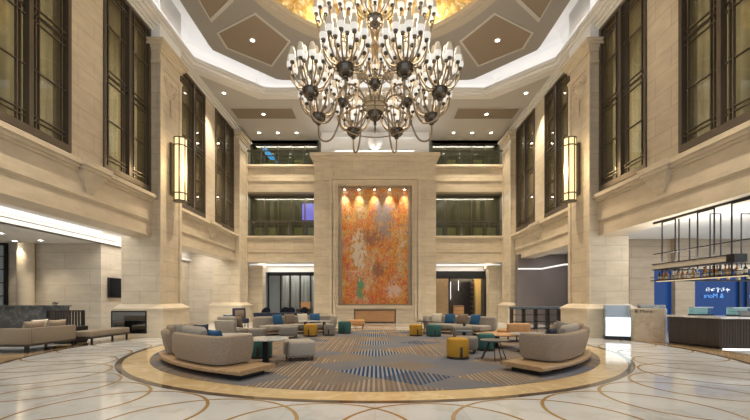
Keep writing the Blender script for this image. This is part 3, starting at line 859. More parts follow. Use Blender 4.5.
for k in range(6):
    a = R(60*k+30); bouq.append((Vector((1.45*math.cos(a), 1.45*math.sin(a), 1.75)), .92, 11, 5, a))
cands = []
bowls = []
for bi, (p, sc, no, ni, ph) in enumerate(bouq):
    b = obj('lamp_bowl', BOWL, ch, loc=p); b.scale = (sc,)*3; bowls.append(b)
    for n_, me, pr in ((no, ARM_O, OUTP), (ni, ARM_I, INP)):
        for i in range(n_):
            a = ph+2*PI*(i+.5)/n_
            tip = Vector((pr[-1][0]*math.cos(a), pr[-1][0]*math.sin(a), pr[-1][1]))
            w = Vector((0, CY, 7.9))+p+tip*sc
            d = w-Vector((0, 0, 1.5)); vis = 300-385*d.z/d.y
            cands.append(((0 if vis > 2 else 100)+d.length, bi, me, a, tip))
cands.sort(key=lambda c: (c[0], c[1], c[3]))
rest_a, rest_s = MB(), MB()
for k, (_, bi, me, a, tip) in enumerate(cands):
    if k < 100:
        o = obj('branch_arm', me, bowls[bi], rot=(0, 0, a)); o = obj('candle_shade', SHADE, bowls[bi], loc=tip)
    else:
        p, sc = bouq[bi][0], bouq[bi][1]
        for MBx, mesh, M in ((rest_a, me, Matrix.Translation(p) @ Matrix.Scale(sc, 4) @ Matrix.Rotation(a, 4, 'Z')), (rest_s, SHADE, Matrix.Translation(p+tip*sc) @ Matrix.Scale(sc, 4))):
            v0 = [MBx.bm.verts.new(M @ v.co) for v in mesh.vertices]
            for f in mesh.polygons:
                nf = MBx.bm.faces.new([v0[i] for i in f.vertices]); nf.material_index = f.material_index
o = rest_a.build('far_branch_arms', [ARMM, DARKB], ch); o['kind'] = 'stuff'
o = rest_s.build('far_candle_shades', [SHADE_LO, SHADE_HI], ch); o['kind'] = 'stuff'
# big scrolling arms from the hub, dipping and rising to each lamp bowl
sw = MB(); sw.tube(smoothpath([(.30, 0, .02), (.55, 0, .42), (.95, 0, .52), (1.25, 0, .12), (1.38, 0, -.42), (1.62, 0, -.82), (1.92, 0, -.86), (2.12, 0, -.66), (2.15, 0, -.26)], 6), .032, 8)
sme = sw.mesh('scroll_arm', ARMM)
sw = MB(); sw.tube(smoothpath([(.22, 0, -.2), (.5, 0, -.52), (.85, 0, -.52), (1.06, 0, -.3), (1.06, 0, -.1)], 6), .024, 8); sme2 = sw.mesh('scroll_arm', ARMM)
sw = MB(); sw.tube(smoothpath([(.06, 0, 1.2), (.5, 0, .95), (1.1, 0, .85), (1.5, 0, 1.15), (1.45, 0, 1.5)], 6), .03, 8); sme3 = sw.mesh('scroll_arm', ARMM)
for k in range(8): obj('scroll_arm', sme, ch, rot=(0, 0, R(22.5+45*k)))
for k in range(4): obj('scroll_arm', sme2, ch, rot=(0, 0, R(90*k)))
for k in range(6): obj('scroll_arm', sme3, ch, rot=(0, 0, R(60*k+30)))
for k in range(8):
    a = R(22.5+45*k)
    L = bpy.data.lights.new('candle_glow', 'POINT'); L.energy = 75; L.color = (1, .84, .62); L.shadow_soft_size = .35
    o = bpy.data.objects.new('candle_glow', L); C.objects.link(o); o.location = (2.15*math.cos(a), CY+2.15*math.sin(a), 9.3)
L = bpy.data.lights.new('candle_glow', 'POINT'); L.energy = 160; L.color = (1, .84, .62); L.shadow_soft_size = .5
o = bpy.data.objects.new('candle_glow', L); C.objects.link(o); o.location = (0, CY, 11)

# ------------------------------------------------------------------ platform sofas, following the edge of the carpet
ZP = .20
def PT(r, th):
    a = R(th); return (r*math.sin(a), CY-r*math.cos(a))
def arcp(r, a, b, n=24): return [PT(r, a+(b-a)*i/n) for i in range(n+1)]
RO = 6.07                                                        # centre line of the upholstered shell
SHELL = [(-.07, ZP+.005), (.01, ZP+.03), (.07, ZP+.25), (.095, ZP+.50), (.075, ZP+.57), (.02, ZP+.595), (-.06, ZP+.59), (-.10, ZP+.54), (-.115, ZP+.25), (-.115, ZP+.005)]
def rprof(o0, o1, z0, z1, r=.05, lean=0):
    pts = []
    for cx_, cz_, a0 in ((o1-r, z0+r, -90), (o1-r, z1-r, 0), (o0+r, z1-r, 90), (o0+r, z0+r, 180)):
        for k in range(4):
            a = R(a0+30*k); pts.append((cx_+r*math.cos(a), cz_+r*math.sin(a)))
    return [(o+lean*(z-z0), z) for o, z in pts]
def platform_sofa(label, p0, p1, shells, ends, fab, r_in=5.20, r_out=6.22):
    t = thing('platform_sofa', label, 'sofa', (0, 0, 0), 0, 'curved sofas round the carpet')
    m = MB(); rm = (r_in+r_out)/2; hw = (r_out-r_in)/2
    m.sweep(arcp(rm, p0, p1, 36), rprof(-hw, hw, ZP-.085, ZP, .025)); m.build('platform', OAK, t)
    for a in (p0+3, p1-3):
        m = MB(); m.sweep(arcp(rm, a-1.6, a+1.6, 4), rprof(-hw*.62, hw*.75, .012, ZP-.08, .01)); m.build('foot', BLACK, t, smooth=False)
    for (thc, the, cushions) in shells:
        hi = thc > the                                            # the arm stands at the high-angle end
        rho = .26; d = -1 if hi else 1
        pts = [PT(5.34, thc), PT(5.5, thc), PT(5.62, thc)]
        for k in range(8):
            q = PI/2*k/7; pts.append(PT(RO-rho+rho*math.sin(q), thc+d*math.degrees((rho-rho*math.cos(q))/RO)))
        st = thc+d*math.degrees(rho/RO)
        pts += [PT(RO, st+(the-st)*(i+1)/20) for i in range(20)]
        if hi: pts = pts[::-1]
        m = MB(); m.sweep(pts, SHELL, shrink=.35, sx=.07); m.build('upholstered_shell', fab, t)
        lo, h = min(thc, the), max(thc, the)
        s0, s1 = (lo+.5, h-1.9) if hi else (lo+1.9, h-.5)
        n = max(1, round((s1-s0)*6/57/.85))
        for k in range(n):
            a, b = s0+(s1-s0)*k/n+.25, s0+(s1-s0)*(k+1)/n-.25
            m = MB(); m.sweep(arcp(5.62, a+.3, b-.3, 8), rprof(-.38, .34, ZP+.02, ZP+.235, .06), shrink=.3, sx=.04); m.build('seat_cushion', fab, t)
        if cushions:
            f0, f1 = cushions
            m = MB(); m.sweep(arcp(5.86, f0, f1, 8), rprof(-.11, .09, ZP+.30, ZP+.74, .085, .10), shrink=.35, sx=.08); m.build('back_cushion', FABRIC_L, t)
    for (th, d, tall) in ends:
        # seat at the platform's end: its back stands across the platform
        pts = [PT(5.30, th), PT(5.45, th), PT(5.6, th)]
        for k in range(8):
            q = PI/2*k/7; pts.append(PT(RO-.22+.22*math.sin(q), th-d*math.degrees((.22-.22*math.cos(q))/RO)))
        pts += [PT(RO, th-d*3.2), PT(RO, th-d*4.4)]
        if d > 0: pts = pts[::-1]
        prof = [(o+.10*max(0, z-ZP-.2), ZP+(z-ZP)*tall) for o, z in SHELL]
        m = MB(); m.sweep(pts, prof, shrink=.35, sx=.06); m.build('upholstered_shell', fab, t)
        a, b = sorted((th-d*1.6, th-d*9.5))
        m = MB(); m.sweep(arcp(5.66, a+.3, b-.3, 8), rprof(-.38, .34, ZP+.02, ZP+.235, .06), shrink=.3, sx=.04); m.build('seat_cushion', fab, t)
        for r0 in (5.36, 5.72):
            p, q = PT(r0, th-d*2.3), PT(r0+.32, th-d*2.3)
            pp = [p, ((p[0]+q[0])/2, (p[1]+q[1])/2), q]
            if d > 0: pp = pp[::-1]
            m = MB(); m.sweep(pp, rprof(-.10, .08, ZP+.25, ZP+.70, .08, .16), shrink=.3, sx=.03); m.build('back_cushion', fab, t)
    return t
platform_sofa('curved platform sofa with oatmeal shells, nearest on the left, seen from behind', -60.5, -23.2, [(-29.5, -46.5, (-45.5, -38.0))], [(-58.6, -1, 1.0)], FABRIC)
platform_sofa('curved platform sofa with taupe shell, nearest on the right, seen from behind', 31.0, 66, [(37.5, 57, (46, 56))], [(64.6, 1, 1.05)], FABRIC)
platform_sofa('far left curved sofa facing the entrance, in front of the navy desk', -161, -102, [(-160, -124, None)], [(-104, 1, .95)], FABRIC_L, 5.32)
platform_sofa('far right curved sofa facing the entrance, before the wine bar opening', 122, 156, [(155, 124, None)], [], FABRIC_L, 5.32)

def pillow_mesh(w, h, d):
    m = MB()
    for sg in (-1, 1):
        def f(u, v, sg=sg):
            x, z = 2*u-1, 2*v-1
            k = max(0, (1-abs(x)**2.6))**.55*max(0, (1-abs(z)**2.6))**.55
            pin = 1-.07*(1-abs(x)**2)*abs(z)**3-.0
            pin2 = 1-.07*(1-abs(z)**2)*abs(x)**3
            return (x*w/2*pin2, sg*d/2*k, z*h/2*pin)
        m.grid(f, 12, 12)
    bmesh.ops.remove_doubles(m.bm, verts=m.bm.verts, dist=.0008)
    return m
PIL = {}
def pillow(r, th, mat, label, w=.5, h=.46, d=.17, z=ZP+.47, tilt=18, twist=0, xy=None, rz=None, group='scatter pillows on the sofas'):
    key = (mat.name, w, h, d)
    if key not in PIL: PIL[key] = pillow_mesh(w, h, d).mesh('throw_pillow', mat, ang=180)
    o = obj('throw_pillow', PIL[key]); x, y = xy or PT(r, th)
    o.location = (x, y, z); o.rotation_euler = (R(tilt), R(twist), R(th if rz is None else rz))
    return tag(o, label, 'pillow', group)
pillow(5.66, -36.2, BLUE, 'dark blue pillow beside the back cushion of the nearest left sofa', z=ZP+.46)
pillow(5.72, -53.6, FABRIC_G, 'grey pillow leaning on the end seat of the nearest left sofa', w=.44, h=.42, z=ZP+.50, tilt=12, rz=-144)
pillow(5.34, -53.8, NAVY, 'small black pillow on the end seat of the nearest left sofa', w=.36, h=.36, z=ZP+.52, tilt=10, rz=-144)
pillow(5.64, 44.0, NAVY, 'dark navy pillow beside the back cushions of the nearest right sofa', z=ZP+.46)
pillow(5.62, 59.8, FABRIC_G, 'grey pillow on the end seat of the nearest right sofa', w=.46, h=.44, twist=-10, z=ZP+.52, tilt=12, rz=150)
pillow(5.68, -151, BLUE, 'blue pillow rightmost on the far left sofa')
pillow(5.68, -145, CREAMF, 'cream pillow on the far left sofa beside the rightmost blue one')
pillow(5.68, -138.6, BROWNF, 'taupe pillow in the middle of the far left sofa')
pillow(5.68, -132.6, BLUE, 'blue pillow left of the middle taupe one on the far left sofa')
pillow(5.44, -109.0, BROWNF, 'taupe pillow on the end seat of the far left sofa', w=.40, h=.44, tilt=10, rz=-19)
pillow(5.88, -109.0, BLUE, 'blue pillow on the end seat of the far left sofa', w=.44, h=.5, tilt=10, rz=-19, z=ZP+.50)
pillow(5.68, 150.2, CREAMF, 'cream pillow leftmost on the far right sofa')
pillow(5.68, 143.8, BLUE, 'blue pillow next to the cream one on the far right sofa')
pillow(5.68, 137.6, BROWNF, 'taupe pillow between two blue ones on the far right sofa')
pillow(5.68, 131.2, BLUE, 'blue pillow rightmost on the far right sofa')

# ------------------------------------------------------------------ poufs and tables
def square_pouf(x, y, w, h, mat, label, rz=0, legs=True):
    t = thing('pouf', label, 'pouf', (x, y, .012), R(rz), 'poufs on the carpet')
    m = MB(); m.box(-w/2, w/2, -w/2, w/2, .1, h, .075, 4); m.build('cushion', mat, t)
    for a in (-1, 1):
        for b in (-1, 1):
            m = MB(); m.box(a*(w/2-.08)-.018, a*(w/2-.08)+.018, b*(w/2-.08)-.018, b*(w/2-.08)+.018, 0, .11); m.build('leg', BLACK, t, smooth=False)
    return t
def round_pouf(x, y, d, h, mat, label, rz=0):
    t = thing('pouf', label, 'pouf', (x, y, .012), R(rz), 'poufs on the carpet')
    r = d/2
    m = MB(); m.lathe([(0, .06), (r-.01, .06), (r, .09), (r, h-.07), (r-.02, h-.02), (r-.07, h), (0, h)], n=36, cap=False); m.build('cushion', mat, t)
    m = MB(); m.lathe([(0, 0), (r-.01, 0), (r+.004, .015), (r+.004, .06), (0, .062)], n=36, cap=False); m.build('base_band', DARKW, t)
    m = MB(); m.box(-.03, .03, -r-.012, -r+.03, .05, h*.6, .006); m.build('strap', DARKW, t)
    return t
square_pouf(-1.90, 9.65, .70, .49, FABRIC_L, 'pale grey square pouf on thin legs, largest and nearest on the left', 22)
square_pouf(-3.40, 15.2, .70, .46, FABRIC_G, 'grey square pouf behind the large pale one, before the far left sofa', 5)
square_pouf(-4.44, 14.6, .56, .42, FABRIC_G, 'dim grey square pouf beside the leftmost shell of the far left sofa')
round_pouf(-2.64, 15.8, .54, .50, YELLOW, 'mustard round pouf in front of the far left sofa', -8)
round_pouf(-1.92, 16.15, .46, .47, FABRIC_G, 'grey round pouf between the left mustard and teal ones')
round_pouf(-1.36, 17.2, .58, .54, TEAL, 'teal round pouf left of the painting, rear of the carpet')
round_pouf(-2.95, 9.95, .58, .52, TEAL, 'teal round pouf under the white table by the nearest left sofa')
round_pouf(1.70, 16.0, .54, .48, YELLOW, 'mustard round pouf at the rear right, below the painting', 10)
round_pouf(2.42, 15.85, .58, .48, TEAL, 'teal round pouf beside the rear right mustard one')
square_pouf(3.42, 15.2, .72, .46, FABRIC_G, 'grey square pouf in front of the far right sofa', -4)
square_pouf(2.58, 10.9, .62, .46, FABRIC_G, 'grey square pouf right behind the big mustard one', -20)
round_pouf(2.12, 9.85, .56, .52, YELLOW, 'big mustard round pouf nearest the entrance, on the right', 6)
round_pouf(3.28, 11.4, .52, .50, TEAL, 'teal round pouf behind the small dark wire table')

def round_table(x, y, d, h, mtop, label, style='slab', rz=0, thick=.03):
    t = thing('coffee_table', label, 'table', (x, y, .012), R(rz), 'low tables among the seats')
    r = d/2
    m = MB(); m.lathe([(0, h-thick), (r-.01, h-thick), (r, h-thick*.6), (r, h-.005), (r-.006, h), (0, h)], n=48, cap=False); m.build('tabletop', mtop, t)
    if style == 'slab':
        m = MB(); m.box(-.06, .06, -.07, .07, 0.02, h-thick); m.build('pedestal', BLACK, t, smooth=False)
        m = MB(); m.lathe([(0, 0), (r*.5, 0), (r*.5, .02), (0, .02)], n=32, cap=False); m.build('foot_plate', BLACK, t)
    elif style == 'wire':
        for k in range(3):
            a = 2*PI*k/3+.5
            m = MB(); m.tube([(r*.35*math.cos(a-.35), r*.35*math.sin(a-.35), h-thick), (r*.92*math.cos(a-.25), r*.92*math.sin(a-.25), .01), (r*.92*math.cos(a+.25), r*.92*math.sin(a+.25), .01), (r*.35*math.cos(a+.35), r*.35*math.sin(a+.35), h-thick)], .012, 6)
            m.build('wire_leg', BLACK, t)
    else:
        m = MB(); m.lathe([(0, 0), (r*.55, 0), (r*.5, .03), (.07, .06), (.06, h-thick), (0, h-thick)], n=24, cap=False); m.build('pedestal', BLACK, t)
    return t
round_table(-2.55, 9.0, 1.05, .60, TOPW, 'white round table on a dark slab leg, at the end of the nearest left sofa', 'slab', 0)
round_table(-4.35, 11.75, 1.15, .44, TOPW, 'white low table behind the nearest left sofa', 'drum')
round_table(2.98, 9.6, .70, .50, simple('slate_top', (.10, .10, .105), .3), 'small dark round table on wire legs by the nearest right sofa', 'wire')
round_table(3.85, 12.2, 1.25, .42, OAKR, 'warm oak round coffee table behind the teal pouf on the right', 'drum')
round_table(4.4, 11.2, .95, .52, TOPW, 'white marble round table against the nearest right sofa', 'drum')
round_table(3.15, 13.6, .62, .40, simple('blue_slate_top', (.03, .07, .10), .3), 'small blue-black round table in front of the right grey pouf', 'drum')
round_table(2.2, 16.95, .74, .58, simple('dark_top', (.06, .05, .045), .35), 'thin dark round table behind the rear right mustard pouf', 'wire')
def leaf_table(x0, x1, y, h, label):
    t = thing('side_table', label, 'table', ((x0+x1)/2, y, .012), 0, 'low tables among the seats'); L = (x1-x0)/2
    m = MB(); m.box(-L, L, -.3, .3, h-.03, h, .008); m.build('tabletop', TOPW, t)
    for s in (-1, 1):
        m = MB(); m.box(s*(L*.62)-.03, s*(L*.62)+.03, -.22, .22, 0, h-.03); m.build('leg', BLACK, t, smooth=False)
leaf_table(-3.22, -1.93, 16.5, .60, 'white side table on two dark slab legs behind the left mustard pouf')
t = thing('cup', 'small black cup standing on the right grey pouf', 'cup', (3.5, 15.1, .474))
m = MB(); m.lathe([(0, 0), (.04, 0), (.05, .1), (.042, .1), (.035, .015), (0, .015)], n=16, cap=False); m.build('body', BLACK, t)
m = MB(); m.tube([(.045, 0, .02), (.08, 0, .035), (.08, 0, .075), (.047, 0, .085)], .007, 6); m.build('handle', BLACK, t)
def lounge_chair(x, y, rz, mat, label):
    t = thing('lounge_chair', label, 'chair', (x, y, .012), R(rz))
    m = MB(); m.box(-.42, .42, -.38, .34, .2, .42, .06, 3); m.build('seat', mat, t)
    m = MB(); m.box(-.44, .44, .30, .44, .25, .72, .06, 3, Matrix.Rotation(R(-6), 4, 'X')); m.build('backrest', mat, t)
    for a in (-.36, .36):
        for b in (-.3, .36):
            m = MB(); m.box(a-.018, a+.018, b-.018, b+.018, 0, .26); m.build('leg', BLACK, t, smooth=False)
lounge_chair(4.95, 13.9, 190, TAN, 'tan leather low chair between the right tables and far right sofa')
t = thing('bench', 'tan leather low bench left of the sideboard, rear of the carpet', 'bench', (-1.05, 20.2, 0))
m = MB(); m.box(-.5, .5, -.25, .25, .18, .46, .05, 3); m.build('cushion', TAN, t)
for a in (-.42, .42):
    m = MB(); m.box(a-.025, a+.025, -.2, .2, 0, .2); m.build('leg', BLACK, t, smooth=False)

# ------------------------------------------------------------------ left lounge
m = MB(); m.box(-19, -12.0, -4, 17, 4.0, 4.2); m.box(-19, -12, 17, 25.5, 4.0, 4.2); m.box(-12.0, -9.92, -4, 25.5, 4.62, 4.75); m.box(-12.2, -12.0, -4, 25.5, 4.0, 4.75); m.box(-9.98, -9.92, -4, 25.5, 4.1, 4.75)
struct(m.build('ceiling_lounge', PLASTER, smooth=False))
m = MB(); m.box(-12.0, -11.9, -4, 25, 4.0, 4.10); m.box(-12.0, -11.94, -4, 25, 4.10, 4.16); struct(m.build('trim_lounge', PLASTER, smooth=False))
m = MB(); m.box(-12.0, -11.96, -4, 16.9, 4.34, 4.50); struct(m.build('trim_lounge_glow', LEDC, smooth=False))  # glowing strip stands in for the brightly lit side of the recess
m = MB(); m.box(-19, -12.1, 17, 17.4, 0, 4.0); m.box(-12.5, -12.1, 17.4, 25, 0, 4.62); m.box(-12.5, -9.1, 25, 25.4, 0, 4.62)
struct(m.build('wall_lounge', STONE_G, smooth=False))
m = MB(); m.box(-19.2, -19, -4, 17, 0, 4.2); struct(m.build('wall_lounge_side', STONE_G, smooth=False))
m = MB(); m.lathe([(.30, 0), (.30, 4.0)], -15.15, 16.7, 0, 24); struct(m.build('pillar', STONE_P))
nwin += 1
w = struct(bpy.data.objects.new('window_%d' % nwin, None)); C.objects.link(w); w.location = (-17.1, 16.9, 1.1)
m = MB()
m.box(-.95, -.85, -.06, .06, 0, 2.9); m.box(.85, .95, -.06, .06, 0, 2.9); m.box(-.85, .85, -.06, .06, 0, .1); m.box(-.85, .85, -.06, .06, 2.8, 2.9)
for k in range(1, 5): m.box(-.85, .85, -.03, .03, k*.58-.02, k*.58+.02)
m.box(-.02, .02, -.03, .03, .1, 2.8); m.build('window_frame', BLACK, w, smooth=False)
m = MB(); m.box(-.85, .85, .01, .03, .1, 2.8); m.build('pane', simple('pale_blue_pane', (.42, .48, .52), .1), w, smooth=False)
t = thing('wall_screen', 'black flat screen on the pale wall beyond the left middle pillar', 'screen', (-12.06, 17.95, 2.06))
m = MB(); m.box(-.03, .05, -.55, .55, -.46, .46); m.build('housing', BLACK, t, smooth=False)
m = MB(); m.box(.05, .055, -.52, .52, -.43, .43); m.build('display', simple('screen_black', (.01, .01, .012), .1), t, smooth=False)

t = thing('sectional_sofa', 'boxy beige corner sofa in the left lounge, seen from behind', 'sofa', (-9.7, 10.75, 0))
m = MB(); m.box(-3.2, 0, 0, .14, .24, .70, .03, 2); m.build('backrest', FABRIC_T, t)
m = MB(); m.box(-.14, 0, .14, 1.75, .24, .70, .03, 2); m.build('backrest', FABRIC_T, t)
m = MB(); m.box(-3.2, -.14, .14, .95, .24, .44, .05, 3); m.build('seat_cushion', FABRIC_T, t)
m = MB(); m.box(-1.0, -.14, .95, 1.75, .24, .44, .05, 3); m.build('seat_cushion', FABRIC_T, t)
m = MB(); m.box(-3.2, 0, 0, .95, .19, .24); m.box(-1.0, 0, .95, 1.75, .19, .24); m.build('base_frame', DARKW, t, smooth=False)
for x, y in ((-.06, .06), (-3.1, .06), (-.06, 1.68), (-.92, 1.68), (-3.1, .88), (-.45, .45)):
    m = MB(); m.box(x-.03, x+.03, y-.03, y+.03, 0, .2); m.build('leg', BLACK, t, smooth=False)
for k, (y, lab, mat) in enumerate(((11.25, 'beige pillow on the boxy lounge sofa, nearest its corner', FABRIC), (12.05, 'beige pillow on the boxy lounge sofa, at its right end', FABRIC))):
    pillow(0, 0, mat, lab, .72, .48, .2, .66, 14, 0, xy=(-10.0, y), rz=90, group='lounge sofa pillows')
pillow(0, 0, CREAMF, 'white pillow peeping over the beige ones on the lounge sofa', .6, .5, .16, .67, 14, 0, xy=(-10.28, 11.75), rz=90, group='lounge sofa pillows')

t = thing('bench', 'long upholstered bench in the left lounge before the slatted screen', 'bench', (-9.72, 13.75, 0), R(0))
m = MB(); m.box(-.32, .32, -1.02, 1.02, .26, .46, .035, 3); m.build('cushion', FABRIC_T, t)
m = MB(); m.box(-.33, .33, -1.03, 1.03, .21, .26); m.build('frame', DARKW, t, smooth=False)
for x in (-.27, .27):
    for y in (-.9, .9):
        m = MB(); m.box(x-.025, x+.025, y-.025, y+.025, 0, .21); m.build('leg', BLACK, t, smooth=False)
t = thing('cube_shelf', 'low black cube shelf between the lounge sofa and bench', 'shelf', (-10.62, 13.45, 0))
m = MB()
for x in (-.36, -.12, .12, .36): m.box(x-.012, x+.012, -.3, .3, .05, .58)
for z in (.05, .31, .57): m.box(-.37, .37, -.3, .3, z-.012, z+.012)
m.box(-.37, .37, .28, .3, .05, .58); m.build('grid', BLACK, t, smooth=False)
for x in (-.33, .33):
    m = MB(); m.box(x-.02, x+.02, -.28, .28, 0, .05); m.build('foot', BLACK, t, smooth=False)
m = MB(); m.box(-17, -12.3, 15.2, 15.5, 0, 1.24); m.box(-17.05, -12.25, 15.15, 15.55, 1.24, 1.29); struct(m.build('wall_partition', GREYM, smooth=False))
t = thing('slatted_screen', 'dark slatted screen in front of the grey marble partition', 'screen', (-11.85, 14.75, 0))
m = MB()
for k in range(12): m.box(-.62+k*.1125-.022, -.62+k*.1125+.022, -.03, .03, .08, 1.06)
m.build('slats', DARKW, t, smooth=False)
for za, zb in ((1.06, 1.11), (0, .08)):
    m = MB(); m.box(-.66, .66, -.04, .04, za, zb); m.build('rail', DARKW, t, smooth=False)
for x in (-.68, .68):
    m = MB(); m.box(x-.025, x+.025, -.05, .05, 0, 1.11); m.build('post', BLACK, t, smooth=False)
t = thing('ornament', 'small black ornament on the end of the grey marble partition', 'ornament', (-12.75, 15.35, 1.29))
m = MB(); m.lathe([(0, 0), (.09, 0), (.07, .03), (.03, .05), (0, .05)], n=16, cap=False); m.build('base', BLACK, t)
m = MB(); m.tube(smoothpath([(-.1, 0, .07), (-.03, 0, .11), (.05, 0, .08), (.12, 0, .10)], 4), .025, 8); m.tube([(0, 0, .04), (0, 0, .1)], .015, 6); m.build('figure', BLACK, t)
# glossy panel let into the pedestal face
for s in (-1,):
    t = struct(bpy.data.objects.new('trim_mirror_%s' % SIDE[s], None)); C.objects.link(t); t.location = (9.80*s, 15.34, .1)
    m = MB(); m.box(-.66, .66, -.02, .0, .0, .92); m.build('mirror_pane', MIRROR, t, smooth=False)
    m = MB(); m.box(-.70, -.66, -.03, .0, -.03, .96); m.box(.66, .70, -.03, .0, -.03, .96); m.box(-.66, .66, -.03, 0, .92, .96); m.box(-.66, .66, -.03, 0, -.03, 0); m.build('mirror_frame', BLACK, t, smooth=False)
for k, (x, y) in enumerate(((-13.9, 16.0), (-13.9, 14.3), (-15.15, 16.2), (-13.9, 11.0))):
    downlight(x, y, 4.0, ('downlight nearest the pale wall in the left lounge ceiling', 'second downlight from the pale wall in the left lounge', 'downlight right over the round lounge column', 'downlight above the boxy lounge sofa')[k], 110, size=90)

# ------------------------------------------------------------------ right: cafe bar
m = MB(); m.box(9.92, 19, -4, 25.5, 4.35, 4.5); m.box(9.92, 9.98, -4, 25.5, 4.1, 4.5); struct(m.build('ceiling_cafe', PLASTER, smooth=False))
m = MB(); m.box(11.9, 13.05, 18, 18.3, 0, 4.35); m.box(13.85, 14.75, 17.75, 18.3, 0, 4.35); m.box(13.05, 19, 18, 18.3, 2.95, 4.35); struct(m.build('wall_cafe', STONE_D, smooth=False))
m = MB(); m.box(13.05, 13.85, 18, 18.2, 0, 2.95); m.box(14.75, 19, 18, 18.2, 0, 2.95); struct(m.build('wall_cafe_glass', BLUEG, smooth=False))
m = MB()
for x in (14.8, 17.0, 17.35, 18.9): m.box(x-.05, x+.05, 17.9, 18, 0, 2.95)
m.box(14.75, 19, 17.92, 18, 2.9, 2.98); struct(m.build('trim_cafe', simple('deep_blue_frame', (.02, .03, .06), .4), smooth=False))
m = MB(); m.box(8.9, 12.5, 24, 24.4, 0, 4.35); m.box(11.9, 12.2, 18.3, 24, 0, 4.35); struct(m.build('wall_rear_right', MAUVE, smooth=False))
m = MB(); m.box(8.9, 10.35, 23.9, 24, 3.40, 3.48); m.box(10.3, 10.4, 21, 24, 3.40, 3.48); m.box(10.4, 12.4, 20.9, 21.0, 3.40, 3.48)
struct(m.build('trim_rear_light', LEDC, smooth=False))
# counter
poly = [(10.18, 13.36), (10.50, 11.70), (14.5, 11.2), (14.5, 12.1), (11.2, 12.5), (10.8, 13.45)]
t = thing('bar_counter', 'dark fluted bar counter with white top on the right', 'counter', (10.5, 11.7, 0))
def loc_(ps, d=(10.5, 11.7)): return [(p[0]-d[0], p[1]-d[1]) for p in ps]
m = MB(); m.prism(loc_(poly), .07, .93); m.build('body', FLUTE, t, smooth=False)
m = MB()
for (a, b) in (((10.18, 13.36), (10.50, 11.70)), ((10.50, 11.70), (14.5, 11.2))):
    n = int(math.hypot(b[0]-a[0], b[1]-a[1])/.075); dx, dy = (b[0]-a[0])/n, (b[1]-a[1])/n; l = math.hypot(dx, dy)
    nx, ny = dy/l, -dx/l
    for i in range(n):
        cx_, cy_ = a[0]+dx*(i+.5)-10.5, a[1]+dy*(i+.5)-11.7
        m.tube([(cx_+nx*-.005, cy_+ny*-.005, .08), (cx_+nx*-.005, cy_+ny*-.005, .925)], .026, 6)
m.build('fluted_front', FLUTE, t)
top = [(10.10, 13.36), (10.42, 11.60), (14.55, 11.08), (14.55, 12.15), (11.25, 12.58), (10.85, 13.45)]
m = MB(); m.prism(loc_(top), .93, .99); m.build('countertop', TOPW, t, smooth=False)
m = MB(); m.prism(loc_([(10.55, 11.66), (14.5, 11.17), (14.5, 11.2), (10.55, 11.69)]), .005, .03); m.build('light_strip', LEDW, t, smooth=False)
m = MB(); m.prism(loc_([(10.2, 13.35), (10.55, 11.75), (14.45, 11.25), (14.45, 12.0), (11.2, 12.45), (10.8, 13.4)]), 0, .07); m.build('plinth', BLACK, t, smooth=False)
t = thing('service_block', 'pale travertine service block with black lettering beside the bar', 'counter', (9.78, 13.74, 0), R(-44))
m = MB(); m.box(-.45, .45, 0, .60, 0, 1.19, .008, 1); m.build('block', BARM, t, smooth=False)
def text_obj(body, size, mat, name, parent, loc, mirror=False, ext=.006):
    cu = bpy.data.curves.new(name, 'FONT'); cu.body = body; cu.size = size; cu.extrude = ext; cu.resolution_u = 3
    o = bpy.data.objects.new(name, cu); C.objects.link(o)
    bpy.context.view_layer.update()
    me = bpy.data.meshes.new_from_object(o.evaluated_get(bpy.context.evaluated_depsgraph_get()))
    bpy.data.objects.remove(o); me.materials.clear(); me.materials.append(mat)
    xs = [v.co.x for v in me.vertices]; c = (min(xs)+max(xs))/2
    for v in me.vertices:
        v.co.x -= c
        if mirror: v.co.x = -v.co.x
    o = obj(name, me, parent, loc, (PI/2, 0, 0)); return o
text_obj('& More', .17, INK, 'lettering', t, (-.17, -.006, 1.04))
